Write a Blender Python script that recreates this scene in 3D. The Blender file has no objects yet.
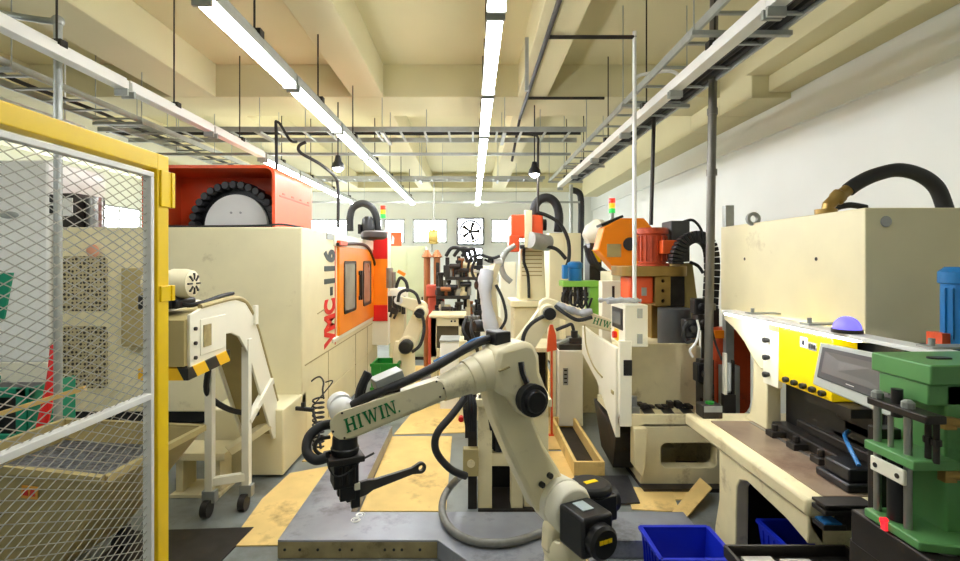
import bpy, bmesh, math, random
from mathutils import Vector, Matrix
random.seed(7)
PI = math.pi
C = bpy.context.scene.collection
S = bpy.context.scene

# ---------------------------------------------------------------- camera, world, exposure
F, CX, CY, H = 500.0, 472.0, 261.0, 1.9
cd = bpy.data.cameras.new('camera'); cam = bpy.data.objects.new('camera', cd); C.objects.link(cam)
cam.location = (0, 0, H); cam.rotation_euler = (PI/2, 0, 0)
cd.sensor_width = 36.0; cd.lens = F/960*36.0
cd.shift_x = (480-CX)/960.0; cd.shift_y = -(280.5-CY)/960.0
cd.clip_start = 0.05
S.camera = cam
w = bpy.data.worlds.new('world'); S.world = w; w.use_nodes = True
w.node_tree.nodes['Background'].inputs[0].default_value = (0.95, 0.98, 1.0, 1)
w.node_tree.nodes['Background'].inputs[1].default_value = 1.0
S.view_settings.view_transform = 'Standard'; S.view_settings.look = 'None'
S.view_settings.gamma = 1.0; S.view_settings.use_curve_mapping = False
S.view_settings.exposure = 2.15
TUBE = 11.0      # brightness of the fluorescent tubes
PANE = 5.0       # brightness of the daylit window panes

def P(px, py, Y): return Vector(((px-CX)*Y/F, Y, H-(py-CY)*Y/F))
def X_(px, Y): return (px-CX)*Y/F
def Z_(py, Y): return H-(py-CY)*Y/F

# ---------------------------------------------------------------- materials
def lin(c):
    r = []
    for v in c:
        v /= 255.0
        r.append(v/12.92 if v <= 0.04045 else ((v+0.055)/1.055)**2.4)
    return (r[0], r[1], r[2], 1)
MATS = {}
def mat(name, rgb, rough=0.5, metal=0.0, var=0.12, scale=6.0, dirt=None, dirt_amt=0.0, bump=0.0, emit=0.0, alpha=1.0, trans=0.0):
    if name in MATS: return MATS[name]
    m = bpy.data.materials.new(name); m.use_nodes = True
    nt = m.node_tree; b = nt.nodes['Principled BSDF']
    col = lin(rgb)
    b.inputs['Base Color'].default_value = col
    b.inputs['Roughness'].default_value = rough; b.inputs['Metallic'].default_value = metal
    if emit:
        b.inputs['Emission Color'].default_value = col; b.inputs['Emission Strength'].default_value = emit
    if trans: b.inputs['Transmission Weight'].default_value = trans
    if var or dirt:
        tc = nt.nodes.new('ShaderNodeTexCoord')
        nz = nt.nodes.new('ShaderNodeTexNoise'); nz.inputs['Scale'].default_value = scale
        nz.inputs['Detail'].default_value = 6
        nt.links.new(tc.outputs['Object'], nz.inputs['Vector'])
        rp = nt.nodes.new('ShaderNodeValToRGB')
        rp.color_ramp.elements[0].position = 0.3; rp.color_ramp.elements[1].position = 0.7
        d = [max(0, c*(1-var)) for c in col[:3]]; l = [min(1, c*(1+var*0.5)) for c in col[:3]]
        rp.color_ramp.elements[0].color = (*d, 1); rp.color_ramp.elements[1].color = (*l, 1)
        nt.links.new(nz.outputs['Fac'], rp.inputs['Fac'])
        out = rp.outputs['Color']
        if dirt:
            n2 = nt.nodes.new('ShaderNodeTexNoise'); n2.inputs['Scale'].default_value = scale*0.55
            n2.inputs['Detail'].default_value = 9; n2.inputs['Roughness'].default_value = 0.7
            nt.links.new(tc.outputs['Object'], n2.inputs['Vector'])
            r2 = nt.nodes.new('ShaderNodeValToRGB')
            r2.color_ramp.elements[0].position = 0.66-0.28*dirt_amt; r2.color_ramp.elements[1].position = 0.80-0.2*dirt_amt
            r2.color_ramp.elements[0].color = (0, 0, 0, 1); r2.color_ramp.elements[1].color = (1, 1, 1, 1)
            nt.links.new(n2.outputs['Fac'], r2.inputs['Fac'])
            mx = nt.nodes.new('ShaderNodeMix'); mx.data_type = 'RGBA'
            nt.links.new(r2.outputs['Color'], mx.inputs['Factor'])
            nt.links.new(out, mx.inputs[6]); mx.inputs[7].default_value = lin(dirt)
            out = mx.outputs[2]
        nt.links.new(out, b.inputs['Base Color'])
        if emit: nt.links.new(out, b.inputs['Emission Color'])
        if bump:
            bp = nt.nodes.new('ShaderNodeBump'); bp.inputs['Strength'].default_value = bump; bp.inputs['Distance'].default_value = 0.01
            nt.links.new(nz.outputs['Fac'], bp.inputs['Height']); nt.links.new(bp.outputs['Normal'], b.inputs['Normal'])
    MATS[name] = m
    return m
cream = mat('cream_paint', (236, 226, 184), 0.42, 0, 0.06, 3, (178, 160, 110), 0.15)
creamd = mat('grimy_cream_paint', (230, 218, 174), 0.45, 0, 0.10, 5, (150, 128, 80), 0.30)
creamw = mat('pale_cream_paint', (244, 240, 218), 0.4, 0, 0.04, 3, (200, 185, 140), 0.1)
white = mat('white_paint', (242, 242, 236), 0.4, 0, 0.04, 4)
robotc = mat('robot_ivory', (240, 230, 192), 0.35, 0, 0.05, 5, (150, 130, 90), 0.12)
yellow = mat('yellow_paint', (255, 213, 0), 0.35, 0, 0.06, 5, (150, 120, 20), 0.1)
orange = mat('orange_paint', (255, 142, 10), 0.4, 0, 0.06, 4)
redor = mat('red_orange_paint', (238, 92, 44), 0.4, 0, 0.08, 4)
red = mat('red_paint', (225, 24, 20), 0.4, 0, 0.05, 5)
rust = mat('rust_orange_paint', (184, 66, 20), 0.5, 0, 0.2, 7, (80, 34, 16), 0.35)
green = mat('green_paint', (98, 158, 92), 0.4, 0, 0.12, 5, (44, 70, 40), 0.25)
lime = mat('lime_paint', (140, 205, 80), 0.4, 0, 0.08, 5)
tgreen = mat('plastic_green', (10, 135, 100), 0.45, 0, 0.05, 5)
dgreen = mat('grass_green_plastic', (20, 130, 40), 0.45, 0, 0.1, 5)
textg = mat('letter_green', (8, 120, 60), 0.5, 0, 0)
textk = mat('letter_dark_green', (50, 66, 62), 0.5, 0, 0)
textr = mat('letter_red', (226, 40, 30), 0.5, 0, 0)
blue = mat('bin_blue', (14, 40, 190), 0.42, 0, 0.08, 6)
mblue = mat('motor_blue', (28, 120, 186), 0.4, 0, 0.08, 6)
hblue = mat('hose_blue', (40, 110, 170), 0.4, 0, 0)
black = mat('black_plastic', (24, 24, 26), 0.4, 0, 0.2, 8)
rubber = mat('black_rubber', (34, 35, 36), 0.6, 0, 0.2, 12)
dark = mat('dark_steel', (62, 58, 54), 0.45, 0.6, 0.3, 8, (96, 70, 46), 0.3)
steel = mat('bare_steel', (170, 170, 166), 0.32, 0.85, 0.15, 9)
galv = mat('galvanised', (168, 172, 166), 0.45, 0.4, 0.12, 12)
plate = mat('oiled_plate', (146, 150, 158), 0.34, 0.3, 0.25, 3, (62, 60, 58), 0.4)
plates = mat('plate_edge_rust', (158, 144, 104), 0.5, 0.2, 0.3, 8, (80, 62, 34), 0.4)
oily = mat('oily_bed', (150, 130, 108), 0.3, 0.15, 0.35, 3, (84, 44, 32), 0.5)
khaki = mat('khaki_paint', (178, 162, 108), 0.5, 0, 0.14, 4, (110, 94, 56), 0.35)
brass = mat('brass_bronze', (168, 138, 76), 0.38, 0.6, 0.2, 7)
card = mat('cardboard', (238, 204, 128), 0.85, 0, 0.16, 3, (150, 116, 66), 0.42)
floorm = mat('floor_epoxy', (128, 134, 130), 0.38, 0, 0.25, 1.6, (84, 78, 62), 0.42)
wallm = mat('wall_paint', (240, 242, 236), 0.8, 0, 0.03, 1.2)
ceilm = mat('ceiling_paint', (214, 206, 164), 0.85, 0, 0.04, 1.0)
tube = mat('tube_glow', (248, 250, 255), 0.5, 0, 0, emit=TUBE)
panem = mat('daylit_pane', (240, 246, 255), 0.3, 0, 0, emit=PANE)
lampg = mat('lamp_glow', (255, 252, 240), 0.5, 0, 0, emit=14)
ledm = mat('led_strip_glow', (250, 252, 255), 0.5, 0, 0, emit=9)
violet = mat('violet_lens', (112, 104, 235), 0.25, 0, 0, emit=0.35)
screen = mat('screen_grey', (122, 122, 118), 0.25, 0, 0.06, 3)
glassy = mat('smoked_glass', (150, 140, 130), 0.15, 0.2, 0.2, 4)
tred = mat('tower_red', (230, 40, 20), 0.3, 0, 0, emit=0.3)
tamb = mat('tower_amber', (240, 160, 20), 0.3, 0, 0, emit=0.3)
tgrn = mat('tower_green', (40, 170, 70), 0.3, 0, 0, emit=0.3)
copper = mat('copper_brown', (176, 112, 66), 0.45, 0.3, 0.15, 6)
plasticf = mat('crumpled_film', (196, 200, 206), 0.25, 0.1, 0.25, 14, bump=0.6)
palegreen = mat('pale_green_paint', (206, 214, 176), 0.45, 0, 0.05, 4)
chips = mat('metal_chips', (122, 128, 138), 0.4, 0.6, 0.6, 40, (40, 42, 50), 0.5, bump=1.0)
def stripes():
    m = bpy.data.materials.new('hazard_stripes'); m.use_nodes = True; nt = m.node_tree
    tc = nt.nodes.new('ShaderNodeTexCoord'); mp = nt.nodes.new('ShaderNodeMapping')
    mp.inputs['Rotation'].default_value = (math.radians(40), math.radians(40), math.radians(-8))
    wv = nt.nodes.new('ShaderNodeTexWave'); wv.inputs['Scale'].default_value = 2.1; wv.bands_direction = 'X'
    rp = nt.nodes.new('ShaderNodeValToRGB'); rp.color_ramp.interpolation = 'CONSTANT'
    rp.color_ramp.elements[0].color = lin((245, 190, 10)); rp.color_ramp.elements[1].color = lin((26, 24, 20)); rp.color_ramp.elements[1].position = 0.5
    nt.links.new(tc.outputs['Object'], mp.inputs[0]); nt.links.new(mp.outputs[0], wv.inputs[0])
    nt.links.new(wv.outputs['Fac'], rp.inputs['Fac']); nt.links.new(rp.outputs['Color'], nt.nodes['Principled BSDF'].inputs['Base Color'])
    return m
hazard = stripes()
def vent_dots():
    m = bpy.data.materials.new('perforated_sheet'); m.use_nodes = True; nt = m.node_tree
    tc = nt.nodes.new('ShaderNodeTexCoord')
    vo = nt.nodes.new('ShaderNodeTexVoronoi'); vo.inputs['Scale'].default_value = 26; vo.inputs['Randomness'].default_value = 0.25
    rp = nt.nodes.new('ShaderNodeValToRGB'); rp.color_ramp.interpolation = 'CONSTANT'
    rp.color_ramp.elements[0].color = lin((58, 50, 40)); rp.color_ramp.elements[1].color = lin((190, 178, 138)); rp.color_ramp.elements[1].position = 0.42
    nt.links.new(tc.outputs['Object'], vo.inputs['Vector'])
    nt.links.new(vo.outputs['Distance'], rp.inputs['Fac']); nt.links.new(rp.outputs['Color'], nt.nodes['Principled BSDF'].inputs['Base Color'])
    return m
perf = vent_dots()

# ---------------------------------------------------------------- mesh helpers
class B:
    """collects shapes; m is a matrix applied to everything added"""
    def __init__(s, m=None): s.b = bmesh.new(); s.m = m or Matrix()
    def _v(s, co): return s.b.verts.new(s.m @ Vector(co))
    def box(s, x0, y0, z0, x1, y1, z1):
        v = [s._v((x, y, z)) for x in (x0, x1) for y in (y0, y1) for z in (z0, z1)]
        for f in ((0,1,3,2),(4,6,7,5),(0,4,5,1),(2,3,7,6),(0,2,6,4),(1,5,7,3)): s.b.faces.new([v[i] for i in f])
        return s
    def bar(s, p0, p1, w, h, up=(0, 0, 1)):
        p0, p1 = Vector(p0), Vector(p1); d = (p1-p0).normalized(); up = Vector(up)
        if abs(d.dot(up)) > 0.98: up = Vector((0, 1, 0))
        a = d.cross(up).normalized(); c = a.cross(d)
        v = [s._v(p+a*i*w/2+c*j*h/2) for p in (p0, p1) for i, j in ((-1,-1),(1,-1),(1,1),(-1,1))]
        for f in ((3,2,1,0),(4,5,6,7),(0,1,5,4),(1,2,6,5),(2,3,7,6),(3,0,4,7)): s.b.faces.new([v[i] for i in f])
        return s
    def cyl(s, p0, p1, r0, r1=None, n=24):
        return s.rings([(p0, r0), (p1, r0 if r1 is None else r1)], n)
    def rings(s, pr, n=24):
        """a surface of revolution along a straight axis: [(point, radius)...]"""
        pts = [Vector(p) for p, _ in pr]; d = (pts[-1]-pts[0]).normalized()
        up = Vector((0, 0, 1)) if abs(d.z) < 0.95 else Vector((1, 0, 0))
        a = d.cross(up).normalized(); c = a.cross(d); R = []
        for p, (_, r) in zip(pts, pr):
            R.append([s._v(p+(a*math.cos(t)+c*math.sin(t))*max(r, 1e-4)) for t in (2*PI*k/n for k in range(n))])
        for A, Bb in zip(R, R[1:]):
            for k in range(n): s.b.faces.new([A[k], A[(k+1) % n], Bb[(k+1) % n], Bb[k]])
        s.b.faces.new(R[0][::-1]); s.b.faces.new(R[-1])
        return s
    def tube(s, pts, r, n=10, sub=6, closed=False, rr=None):
        pts = [Vector(p) for p in pts]
        if sub > 1 and len(pts) > 2: pts = spline(pts, sub)
        R = []; a = None
        for i, p in enumerate(pts):
            d = (pts[min(i+1, len(pts)-1)]-pts[max(i-1, 0)])
            d = d.normalized() if d.length > 1e-9 else Vector((0, 0, 1))
            if a is None:
                a = d.cross(Vector((0, 0, 1)) if abs(d.z) < 0.9 else Vector((1, 0, 0))).normalized()
            else:
                a = (a-d*a.dot(d)); a = a.normalized() if a.length > 1e-6 else d.orthogonal().normalized()
            c = d.cross(a); q = r if rr is None else rr(i)
            R.append([s._v(p+(a*math.cos(t)+c*math.sin(t))*q) for t in (2*PI*k/n for k in range(n))])
        for A, Bb in zip(R, R[1:]):
            for k in range(n): s.b.faces.new([A[k], A[(k+1) % n], Bb[(k+1) % n], Bb[k]])
        s.b.faces.new(R[0][::-1]); s.b.faces.new(R[-1])
        return s
    def prism(s, poly, axis, a, b, holes=None):
        """polygon in the plane across axis, extruded from a to b"""
        def co(u, v, t): return {'x': (t, u, v), 'y': (u, t, v), 'z': (u, v, t)}[axis]
        A = [s._v(co(u, v, a)) for u, v in poly]; Bb = [s._v(co(u, v, b)) for u, v in poly]; n = len(poly)
        s.b.faces.new(A[::-1]); s.b.faces.new(Bb)
        for k in range(n): s.b.faces.new([A[k], A[(k+1) % n], Bb[(k+1) % n], Bb[k]])
        return s
    def frame(s, outer, inner, axis, a, b):
        """like prism with one hole; both outlines with the same number of points"""
        def co(u, v, t): return {'x': (t, u, v), 'y': (u, t, v), 'z': (u, v, t)}[axis]
        L = [[s._v(co(u, v, t)) for u, v in o] for t in (a, b) for o in (outer, inner)]; n = len(outer)
        for k in range(n):
            j = (k+1) % n
            s.b.faces.new([L[0][k], L[0][j], L[1][j], L[1][k]]); s.b.faces.new([L[2][k], L[3][k], L[3][j], L[2][j]])
            s.b.faces.new([L[0][k], L[2][k], L[2][j], L[0][j]]); s.b.faces.new([L[1][k], L[1][j], L[3][j], L[3][k]])
        return s
    def ball(s, c, r, sc=(1, 1, 1), n=16, half=False):
        c = Vector(c); R = []
        lo = 0 if half else -PI/2
        for i in range(n//2+1):
            t = lo+(PI/2-lo)*i/(n//2); q = max(math.cos(t), 1e-3)
            R.append([s._v(c+Vector((r*sc[0]*q*math.cos(2*PI*k/n), r*sc[1]*q*math.sin(2*PI*k/n), r*sc[2]*math.sin(t)))) for k in range(n)])
        for A, Bb in zip(R, R[1:]):
            for k in range(n): s.b.faces.new([A[k], A[(k+1) % n], Bb[(k+1) % n], Bb[k]])
        s.b.faces.new(R[0][::-1]); s.b.faces.new(R[-1])
        return s
    def hexa(s, bot, top):
        """eight corners: four below, four above, same order round"""
        v = [s._v(p) for p in bot]+[s._v(p) for p in top]
        s.b.faces.new(v[3::-1]); s.b.faces.new(v[4:])
        for k in range(4): s.b.faces.new([v[k], v[(k+1) % 4], v[4+(k+1) % 4], v[4+k]])
        return s
    def sheet(s, quad, th):
        """a quad given thickness along its normal"""
        q = [Vector(p) for p in quad]; nrm = (q[1]-q[0]).cross(q[2]-q[0]).normalized()*th
        return s.hexa(q, [p+nrm for p in q])
def spline(pts, sub):
    out = []; n = len(pts)
    for i in range(n-1):
        p0, p1, p2, p3 = pts[max(i-1, 0)], pts[i], pts[i+1], pts[min(i+2, n-1)]
        for k in range(sub):
            t = k/sub
            out.append(0.5*((2*p1)+(p2-p0)*t+(2*p0-5*p1+4*p2-p3)*t*t+(3*p1-p0-3*p2+p3)*t**3))
    out.append(pts[-1]); return out
def ring2(cx, cy, r, n=24, a0=0, a1=2*PI, end=False):
    return [(cx+r*math.cos(a0+(a1-a0)*k/(n-1 if end else n)), cy+r*math.sin(a0+(a1-a0)*k/(n-1 if end else n))) for k in range(n)]
def capsule2(p, q, r0, r1, n=12):
    """outline of a link: two circles and their tangents"""
    a = math.atan2(q[1]-p[1], q[0]-p[0])
    return ring2(p[0], p[1], r0, n, a+PI/2, a+3*PI/2, True)+ring2(q[0], q[1], r1, n, a-PI/2, a+PI/2, True)
def rrect(x0, y0, x1, y1, r, n=5):
    o = []
    for cx, cy, a in ((x1-r, y1-r, 0), (x0+r, y1-r, PI/2), (x0+r, y0+r, PI), (x1-r, y0+r, 3*PI/2)):
        o += ring2(cx, cy, r, n, a, a+PI/2, True)
    return o

# ---------------------------------------------------------------- object helpers
def _mesh(name, bb, m, off, bev, smooth):
    bmesh.ops.recalc_face_normals(bb.b, faces=bb.b.faces)
    for v in bb.b.verts: v.co -= off
    me = bpy.data.meshes.new(name); bb.b.to_mesh(me); bb.b.free()
    me.materials.append(m)
    if smooth:
        for p in me.polygons: p.use_smooth = True
        me.set_sharp_from_angle(angle=math.radians(38))
    o = bpy.data.objects.new(name, me); C.objects.link(o)
    if bev:
        md = o.modifiers.new('bevel', 'BEVEL'); md.width = bev; md.segments = 2; md.limit_method = 'ANGLE'; md.angle_limit = math.radians(40)
    return o
def root_loc(o):
    while o.parent: o = o.parent
    return o.location.copy()
def part(bb, name, m, parent, bev=0.0, label=None, smooth=True):
    o = _mesh(name, bb, m, root_loc(parent), bev, smooth); o.parent = parent
    if label: o['label'] = label
    return o
def thing(name, label, cat, loc, group=None):
    o = bpy.data.objects.new(name, None); C.objects.link(o); o.location = loc; o.empty_display_size = 0.1
    o['label'] = label; o['category'] = cat
    if group: o['group'] = group
    return o
def single(bb, name, m, label, cat, bev=0.0, group=None, smooth=True, kind=None):
    bb.b.verts.ensure_lookup_table()
    xs = [v.co for v in bb.b.verts]
    off = Vector(((min(c.x for c in xs)+max(c.x for c in xs))/2, (min(c.y for c in xs)+max(c.y for c in xs))/2, min(c.z for c in xs)))
    o = _mesh(name, bb, m, off, bev, smooth); o.location = off
    o['label'] = label; o['category'] = cat
    if group: o['group'] = group
    if kind: o['kind'] = kind
    return o
def struct(bb, name, m, bev=0.0):
    o = _mesh(name, bb, m, Vector(), bev, False); o['kind'] = 'structure'; return o
def dup(root, dloc, label, group=None):
    r = root.copy(); C.objects.link(r); r.location = root.location+Vector(dloc); r['label'] = label
    if group: r['group'] = group
    for ch in list(root.children):
        c = ch.copy(); C.objects.link(c); c.parent = r
        for g in list(ch.children):
            d = g.copy(); C.objects.link(d); d.parent = c
    return r
def text_b(txt, size, m, thick=0.003, bold=0.0, align='LEFT'):
    """lettering as mesh; local x along the line, y up, facing +z; placed by matrix m"""
    cu = bpy.data.curves.new('t', 'FONT'); cu.body = txt; cu.size = size; cu.extrude = thick/2; cu.offset = bold; cu.align_x = align
    o = bpy.data.objects.new('t', cu); C.objects.link(o)
    dg = bpy.context.evaluated_depsgraph_get(); me = bpy.data.meshes.new_from_object(o.evaluated_get(dg))
    bb = B(); bb.b.from_mesh(me)
    for v in bb.b.verts: v.co = m @ v.co
    bpy.data.objects.remove(o); bpy.data.curves.remove(cu); bpy.data.meshes.remove(me)
    return bb
# ================================================================ THE SETTING
XR, YB, XL, YF, ZC, ZB = 3.5, 14.5, -9.0, -2.5, 4.3, 3.9
b = B(); b.box(XL-.2, YF-.2, -.1, XR+.3, YB+.3, 0); struct(b, 'floor', floorm)
b = B(); b.box(XL-.2, YF-.2, ZC, XR+.3, YB+.3, ZC+.15); struct(b, 'ceiling', ceilm)
b = B(); b.box(XR, YF, 0, XR+.2, YB, 3.36); b.box(XR-.05, YF, 3.36, XR+.2, YB, ZC); struct(b, 'wall_right', wallm)
b = B(); b.box(XL-.2, YF-.2, 0, XR+.3, YF, ZC); struct(b, 'wall_front_blocker', wallm)  # unseen wall behind the camera, put in to block world light
# walls with window openings
WZ0, WZ1 = 2.42, 3.12
wins = [(-4.9, -3.6), (-3.1, -1.95), (-1.72, -.72), (.55, 1.10), (1.2, 1.75)]
b = B(); b.box(XL, YB, 0, XR, YB+.2, WZ0); b.box(XL, YB, WZ1, XR, YB+.2, ZC)
e = XL
for x0, x1 in wins: b.box(e, YB, WZ0, x0, YB+.2, WZ1); e = x1
b.box(e, YB, WZ0, XR, YB+.2, WZ1); struct(b, 'wall_back', wallm)
b = B(); b.box(XL-.2, YF, 0, XL, YB, 2.3); b.box(XL-.2, YF, 3.3, XL, YB, ZC); b.box(XL-.2, YF, 2.3, XL, 8.6, 3.3); b.box(XL-.2, 13.6, 2.3, XL, YB, 3.3); b.box(XL-.2, 11, 2.3, XL, 11.2, 3.3)
struct(b, 'wall_left', wallm)
def window(i, axis, a0, a1, z0, z1, plane, n):
    f = B(); t = .045
    def bx(bb, u0, u1, w0, w1, d0, d1):
        if axis == 'y': bb.box(u0, plane+d0, w0, u1, plane+d1, w1)
        else: bb.box(plane-d1, u0, w0, plane-d0, u1, w1)
    bx(f, a0, a1, z0, z0+t, .02, .1); bx(f, a0, a1, z1-t, z1, .02, .1)
    for k in range(n+1):
        u = a0+(a1-a0)*k/n; u = min(max(u, a0+t/2), a1-t/2); bx(f, u-t/2, u+t/2, z0+t, z1-t, .02, .1)
    o = struct(f, 'window_%d' % i, galv)
    p = B(); bx(p, a0+t, a1-t, z0+t, z1-t, .05, .06); part(p, 'pane', panem, o)
for i, (x0, x1) in enumerate(wins): window(i+1, 'y', x0, x1, WZ0, WZ1, YB, 2)
window(6, 'x', 8.6, 11, 2.3, 3.3, XL, 3); window(7, 'x', 11.2, 13.6, 2.3, 3.3, XL, 3)
# beams
n = 1
def beam(x0, y0, x1, y1, z=ZB, top=ZC):
    global n
    b = B(); b.box(x0, y0, z, x1, y1, top); struct(b, 'trim_%d' % n, ceilm, .01); n += 1
ty = [(-.9, -.2), (6.1, 6.9), (13.7, 14.5)]
for y0, y1 in ty: beam(XL, y0, XR-.05, y1)
for x0, x1 in ((-8.1, -7.6), (-5.9, -5.4), (-3.67, -3.12), (-1.46, -1.08), (.56, .92)):
    for y0, y1 in ((YF, -.9), (-.2, 6.1), (6.9, 13.7)): beam(x0, y0, x1, y1)
beam(2.95, -.2, XR-.05, 5.4, 3.9); beam(3.2, -.2, XR-.05, 5.4, 3.72, 3.9)
beam(3.02, 5.4, XR-.05, 6.1, 3.66); beam(3.02, 6.9, XR-.05, 13.7, 3.66); beam(3.02, 6.1, XR-.05, 6.9, 3.66, ZB)

# ================================================================ CEILING SERVICES
def rod(bb, x, y, z0, z1=None, r=.007): bb.cyl((x, y, z0), (x, y, z1 if z1 else (ZB if under_beam(x, y) else ZC)), r, n=8)
def under_beam(x, y):
    return any(a <= y <= c for a, c in ty) or any(a <= x <= c for a, c in ((-8.1, -7.6), (-5.9, -5.4), (-3.67, -3.12), (-1.46, -1.08), (.56, .92)))
LZ = 3.23
def ceiling_light(x, y0, label, group, lit=True, L=1.25):
    t = thing('ceiling_light', label, 'light', (x, y0+L/2, LZ), group)
    b = B(); b.box(x-.045, y0, LZ+.005, x+.045, y0+L, LZ+.075); b.box(x-.03, y0, LZ+.075, x+.03, y0+L, LZ+.095)
    part(b, 'housing', galv if lit else white, t, .004)
    if lit:
        b = B(); b.box(x-.042, y0+.02, LZ-.035, x+.042, y0+L-.02, LZ+.004); part(b, 'tube', tube, t, .012)
    for yy in (y0+.01, y0+L-.03):
        b = B(); b.box(x-.05, yy, LZ-.045, x+.05, yy+.02, LZ+.008); part(b, 'end_cap', galv, t)
    yy = y0+L*.5
    b = B(); rod(b, x, yy, LZ+.09); b.box(x-.05, yy-.03, LZ+.07, x+.05, yy+.03, LZ+.115); part(b, 'hanger', dark, t)
    return t
ords = ['nearest', 'second nearest', 'third nearest', 'fourth nearest', 'fifth nearest', 'sixth nearest', 'seventh nearest', 'eighth nearest', 'farthest']
for k in range(7):
    ceiling_light(-1.36, 2.50+1.29*k, 'lit fluorescent strip above the orange-doored machine, %s of that row' % (ords[k] if k < 6 else 'farthest'), 'fluorescent strips over the machine aisle')
for k in range(8):
    ceiling_light(.127, 1.36+1.29*k, 'lit fluorescent strip in the row leading to the wall fan, %s of the row' % (ords[k] if k < 7 else 'farthest'), 'fluorescent strips in the middle row')
for k in range(8):
    lit = k >= 4
    ceiling_light(-2.72, 1.36+1.29*k, ('lit' if lit else 'unlit white') + ' fluorescent strip of the leftmost row, %s one' % (ords[k] if k < 7 else 'farthest'), 'fluorescent strips in the leftmost row', lit)
for k in range(6):
    ceiling_light(1.6, 1.36+1.29*k, 'unlit white light trunking along the right cable ladder, %s length' % (ords[k] if k < 5 else 'farthest'), 'white trunking beside the right ladder', False, 1.29)

for k in range(3):  # extra strips out of view, added to brighten the fenced area
    ceiling_light(-4.1, -.2+1.29*k, 'added out-of-view fill strip over the fenced cell beside the white cabinet, %s one' % ords[k], 'added fill strips over the fenced cell')
def ladder(name, label, axis, u0, u1, a0, a1, z, cables, step=.3, cpos=None):
    mid = ((u0+u1)/2, (a0+a1)/2, z) if axis == 'y' else ((a0+a1)/2, (u0+u1)/2, z)
    t = thing('cable_ladder', label, 'cable tray', mid, 'cable ladders under the ceiling')
    def bx(bb, u_0, u_1, a_0, a_1, z0, z1):
        if axis == 'y': bb.box(u_0, a_0, z0, u_1, a_1, z1)
        else: bb.box(a_0, u_0, z0, a_1, u_1, z1)
    for u in (u0, u1):
        b = B(); bx(b, u-.01, u+.01, a0, a1, z-.03, z+.03); part(b, 'side_rail', galv, t)
    k = a0+.1
    while k < a1: b = B(); bx(b, u0, u1, k, k+.025, z-.025, z-.008); part(b, 'rung', galv, t); k += step
    if cables:
        for q in range(cables):
            u = cpos[q] if cpos else u0+(u1-u0)*(q+.8)/(cables+1.2); b = B(); zz = z+.012+.012*(q % 2)
            pts = []
            for j in range(24):
                a = a0+(a1-a0)*j/23; v = u+(.006 if cpos else .02)*math.sin(j*1.3+q)
                pts.append((v, a, zz) if axis == 'y' else (a, v, zz))
            b.tube(pts, .028 if cpos else .018, 8, 2); part(b, 'cable', rubber, t)
    k = a0+.5
    while k < a1:
        b = B()
        for u in (u0-.03, u1+.03):
            x, y = (u, k) if axis == 'y' else (k, u)
            rod(b, x, y, z-.06, None, .005)
        bx(b, u0-.05, u1+.05, k-.02, k+.02, z-.06, z-.03); part(b, 'trapeze_hanger', galv, t); k += 1.5
    return t
ladder('a', 'galvanised cable ladder with black cables along the right wall side', 'y', 1.45, 1.99, 1.2, 9.4, 3.40, 3, .42, (1.83, 1.89, 1.95))
ladder('b', 'galvanised cable ladder at far left above the fence', 'y', -3.96, -3.53, 1.8, 8.6, 3.4, 1)
ladder('c', 'galvanised cable ladder crossing the hall below the big beam', 'x', 6.15, 6.7, -4.6, 1.4, 3.52, 2)
ladder('d', 'far galvanised cable ladder crossing the hall near the windows', 'x', 9.6, 9.9, -4.5, 1.4, 3.5, 2)
b = B(); b.bar((-4.4, 6.6, 3.31), (1.3, 6.6, 3.31), .035, .035)
for x in (-3.9, -2.2, -.6, .9): b.cyl((x, 6.6, 3.31), (x, 6.6, ZB), .006, n=6)
single(b, 'support_rail', galv, 'thin steel rail hung just behind the crossing cable ladder', 'rail')
b = B(); b.bar((-4.4, 10.2, 3.1), (2.2, 10.2, 3.1), .04, .04)
for x in (-3.9, -2.2, -.6, .9): b.cyl((x, 10.2, 3.1), (x, 10.2, ZC), .006, n=6)
single(b, 'support_rail', galv, 'far thin steel rail hung in front of the windows', 'rail')
# pipes
b = B(); b.cyl((.66, .5, 3.87), (.66, 6.9, 3.87), .022, n=10); b.cyl((.66, 4.4, 3.87), (1.44, 4.4, 3.87), .018, n=8); b.cyl((.66, 6.05, 3.87), (1.6, 6.05, 3.87), .018, n=8)
b.tube([(.66, 6.9, 3.87), (.64, 7.2, 3.7), (.6, 7.5, 3.4)], .02, 8)
single(b, 'branch_pipe', dark, 'dark pipe running under a ceiling beam with two side branches', 'pipe')
b = B(); x = 1.43; b.cyl((x, 4.4, 3.92), (x, 4.4, 1.56), .018, n=12); single(b, 'drop_pipe', white, 'white vertical pipe dropping from the ceiling to the pendant control box', 'pipe')
b = B(); b.tube([(1.43, 4.4, 3.5), (1.5, 4.4, 3.54), (1.75, 4.4, 3.57), (1.85, 4.4, 3.5)], .016, 8); single(b, 'cable_conduit', white, 'short curved white conduit from the drop pipe to the cable ladder', 'conduit')
b = B(); b.cyl((X_(654, 5.2), 5.2, 3.4), (X_(651, 5.2), 5.2, Z_(225, 5.2)), .02, n=10); single(b, 'drop_pipe', dark, 'thin dark pipe hanging against the right wall behind the orange wheel guard', 'pipe')
b = B(); b.cyl((1.99, 4.1, ZC), (1.93, 4.1, .55), .034, n=14)
for z in (3.1, 2.6, 1.5): b.cyl((1.955+.02*(z-1.5)/2, 4.1, z), (1.955+.02*(z-1.5)/2, 4.1, z+.05), .042, n=14)
single(b, 'drop_pipe', mat('grey_brown_pipe', (112, 108, 98), .4, .4), 'thick grey-brown vertical pipe beside the orange motor, ceiling to machine base', 'pipe')
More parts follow.
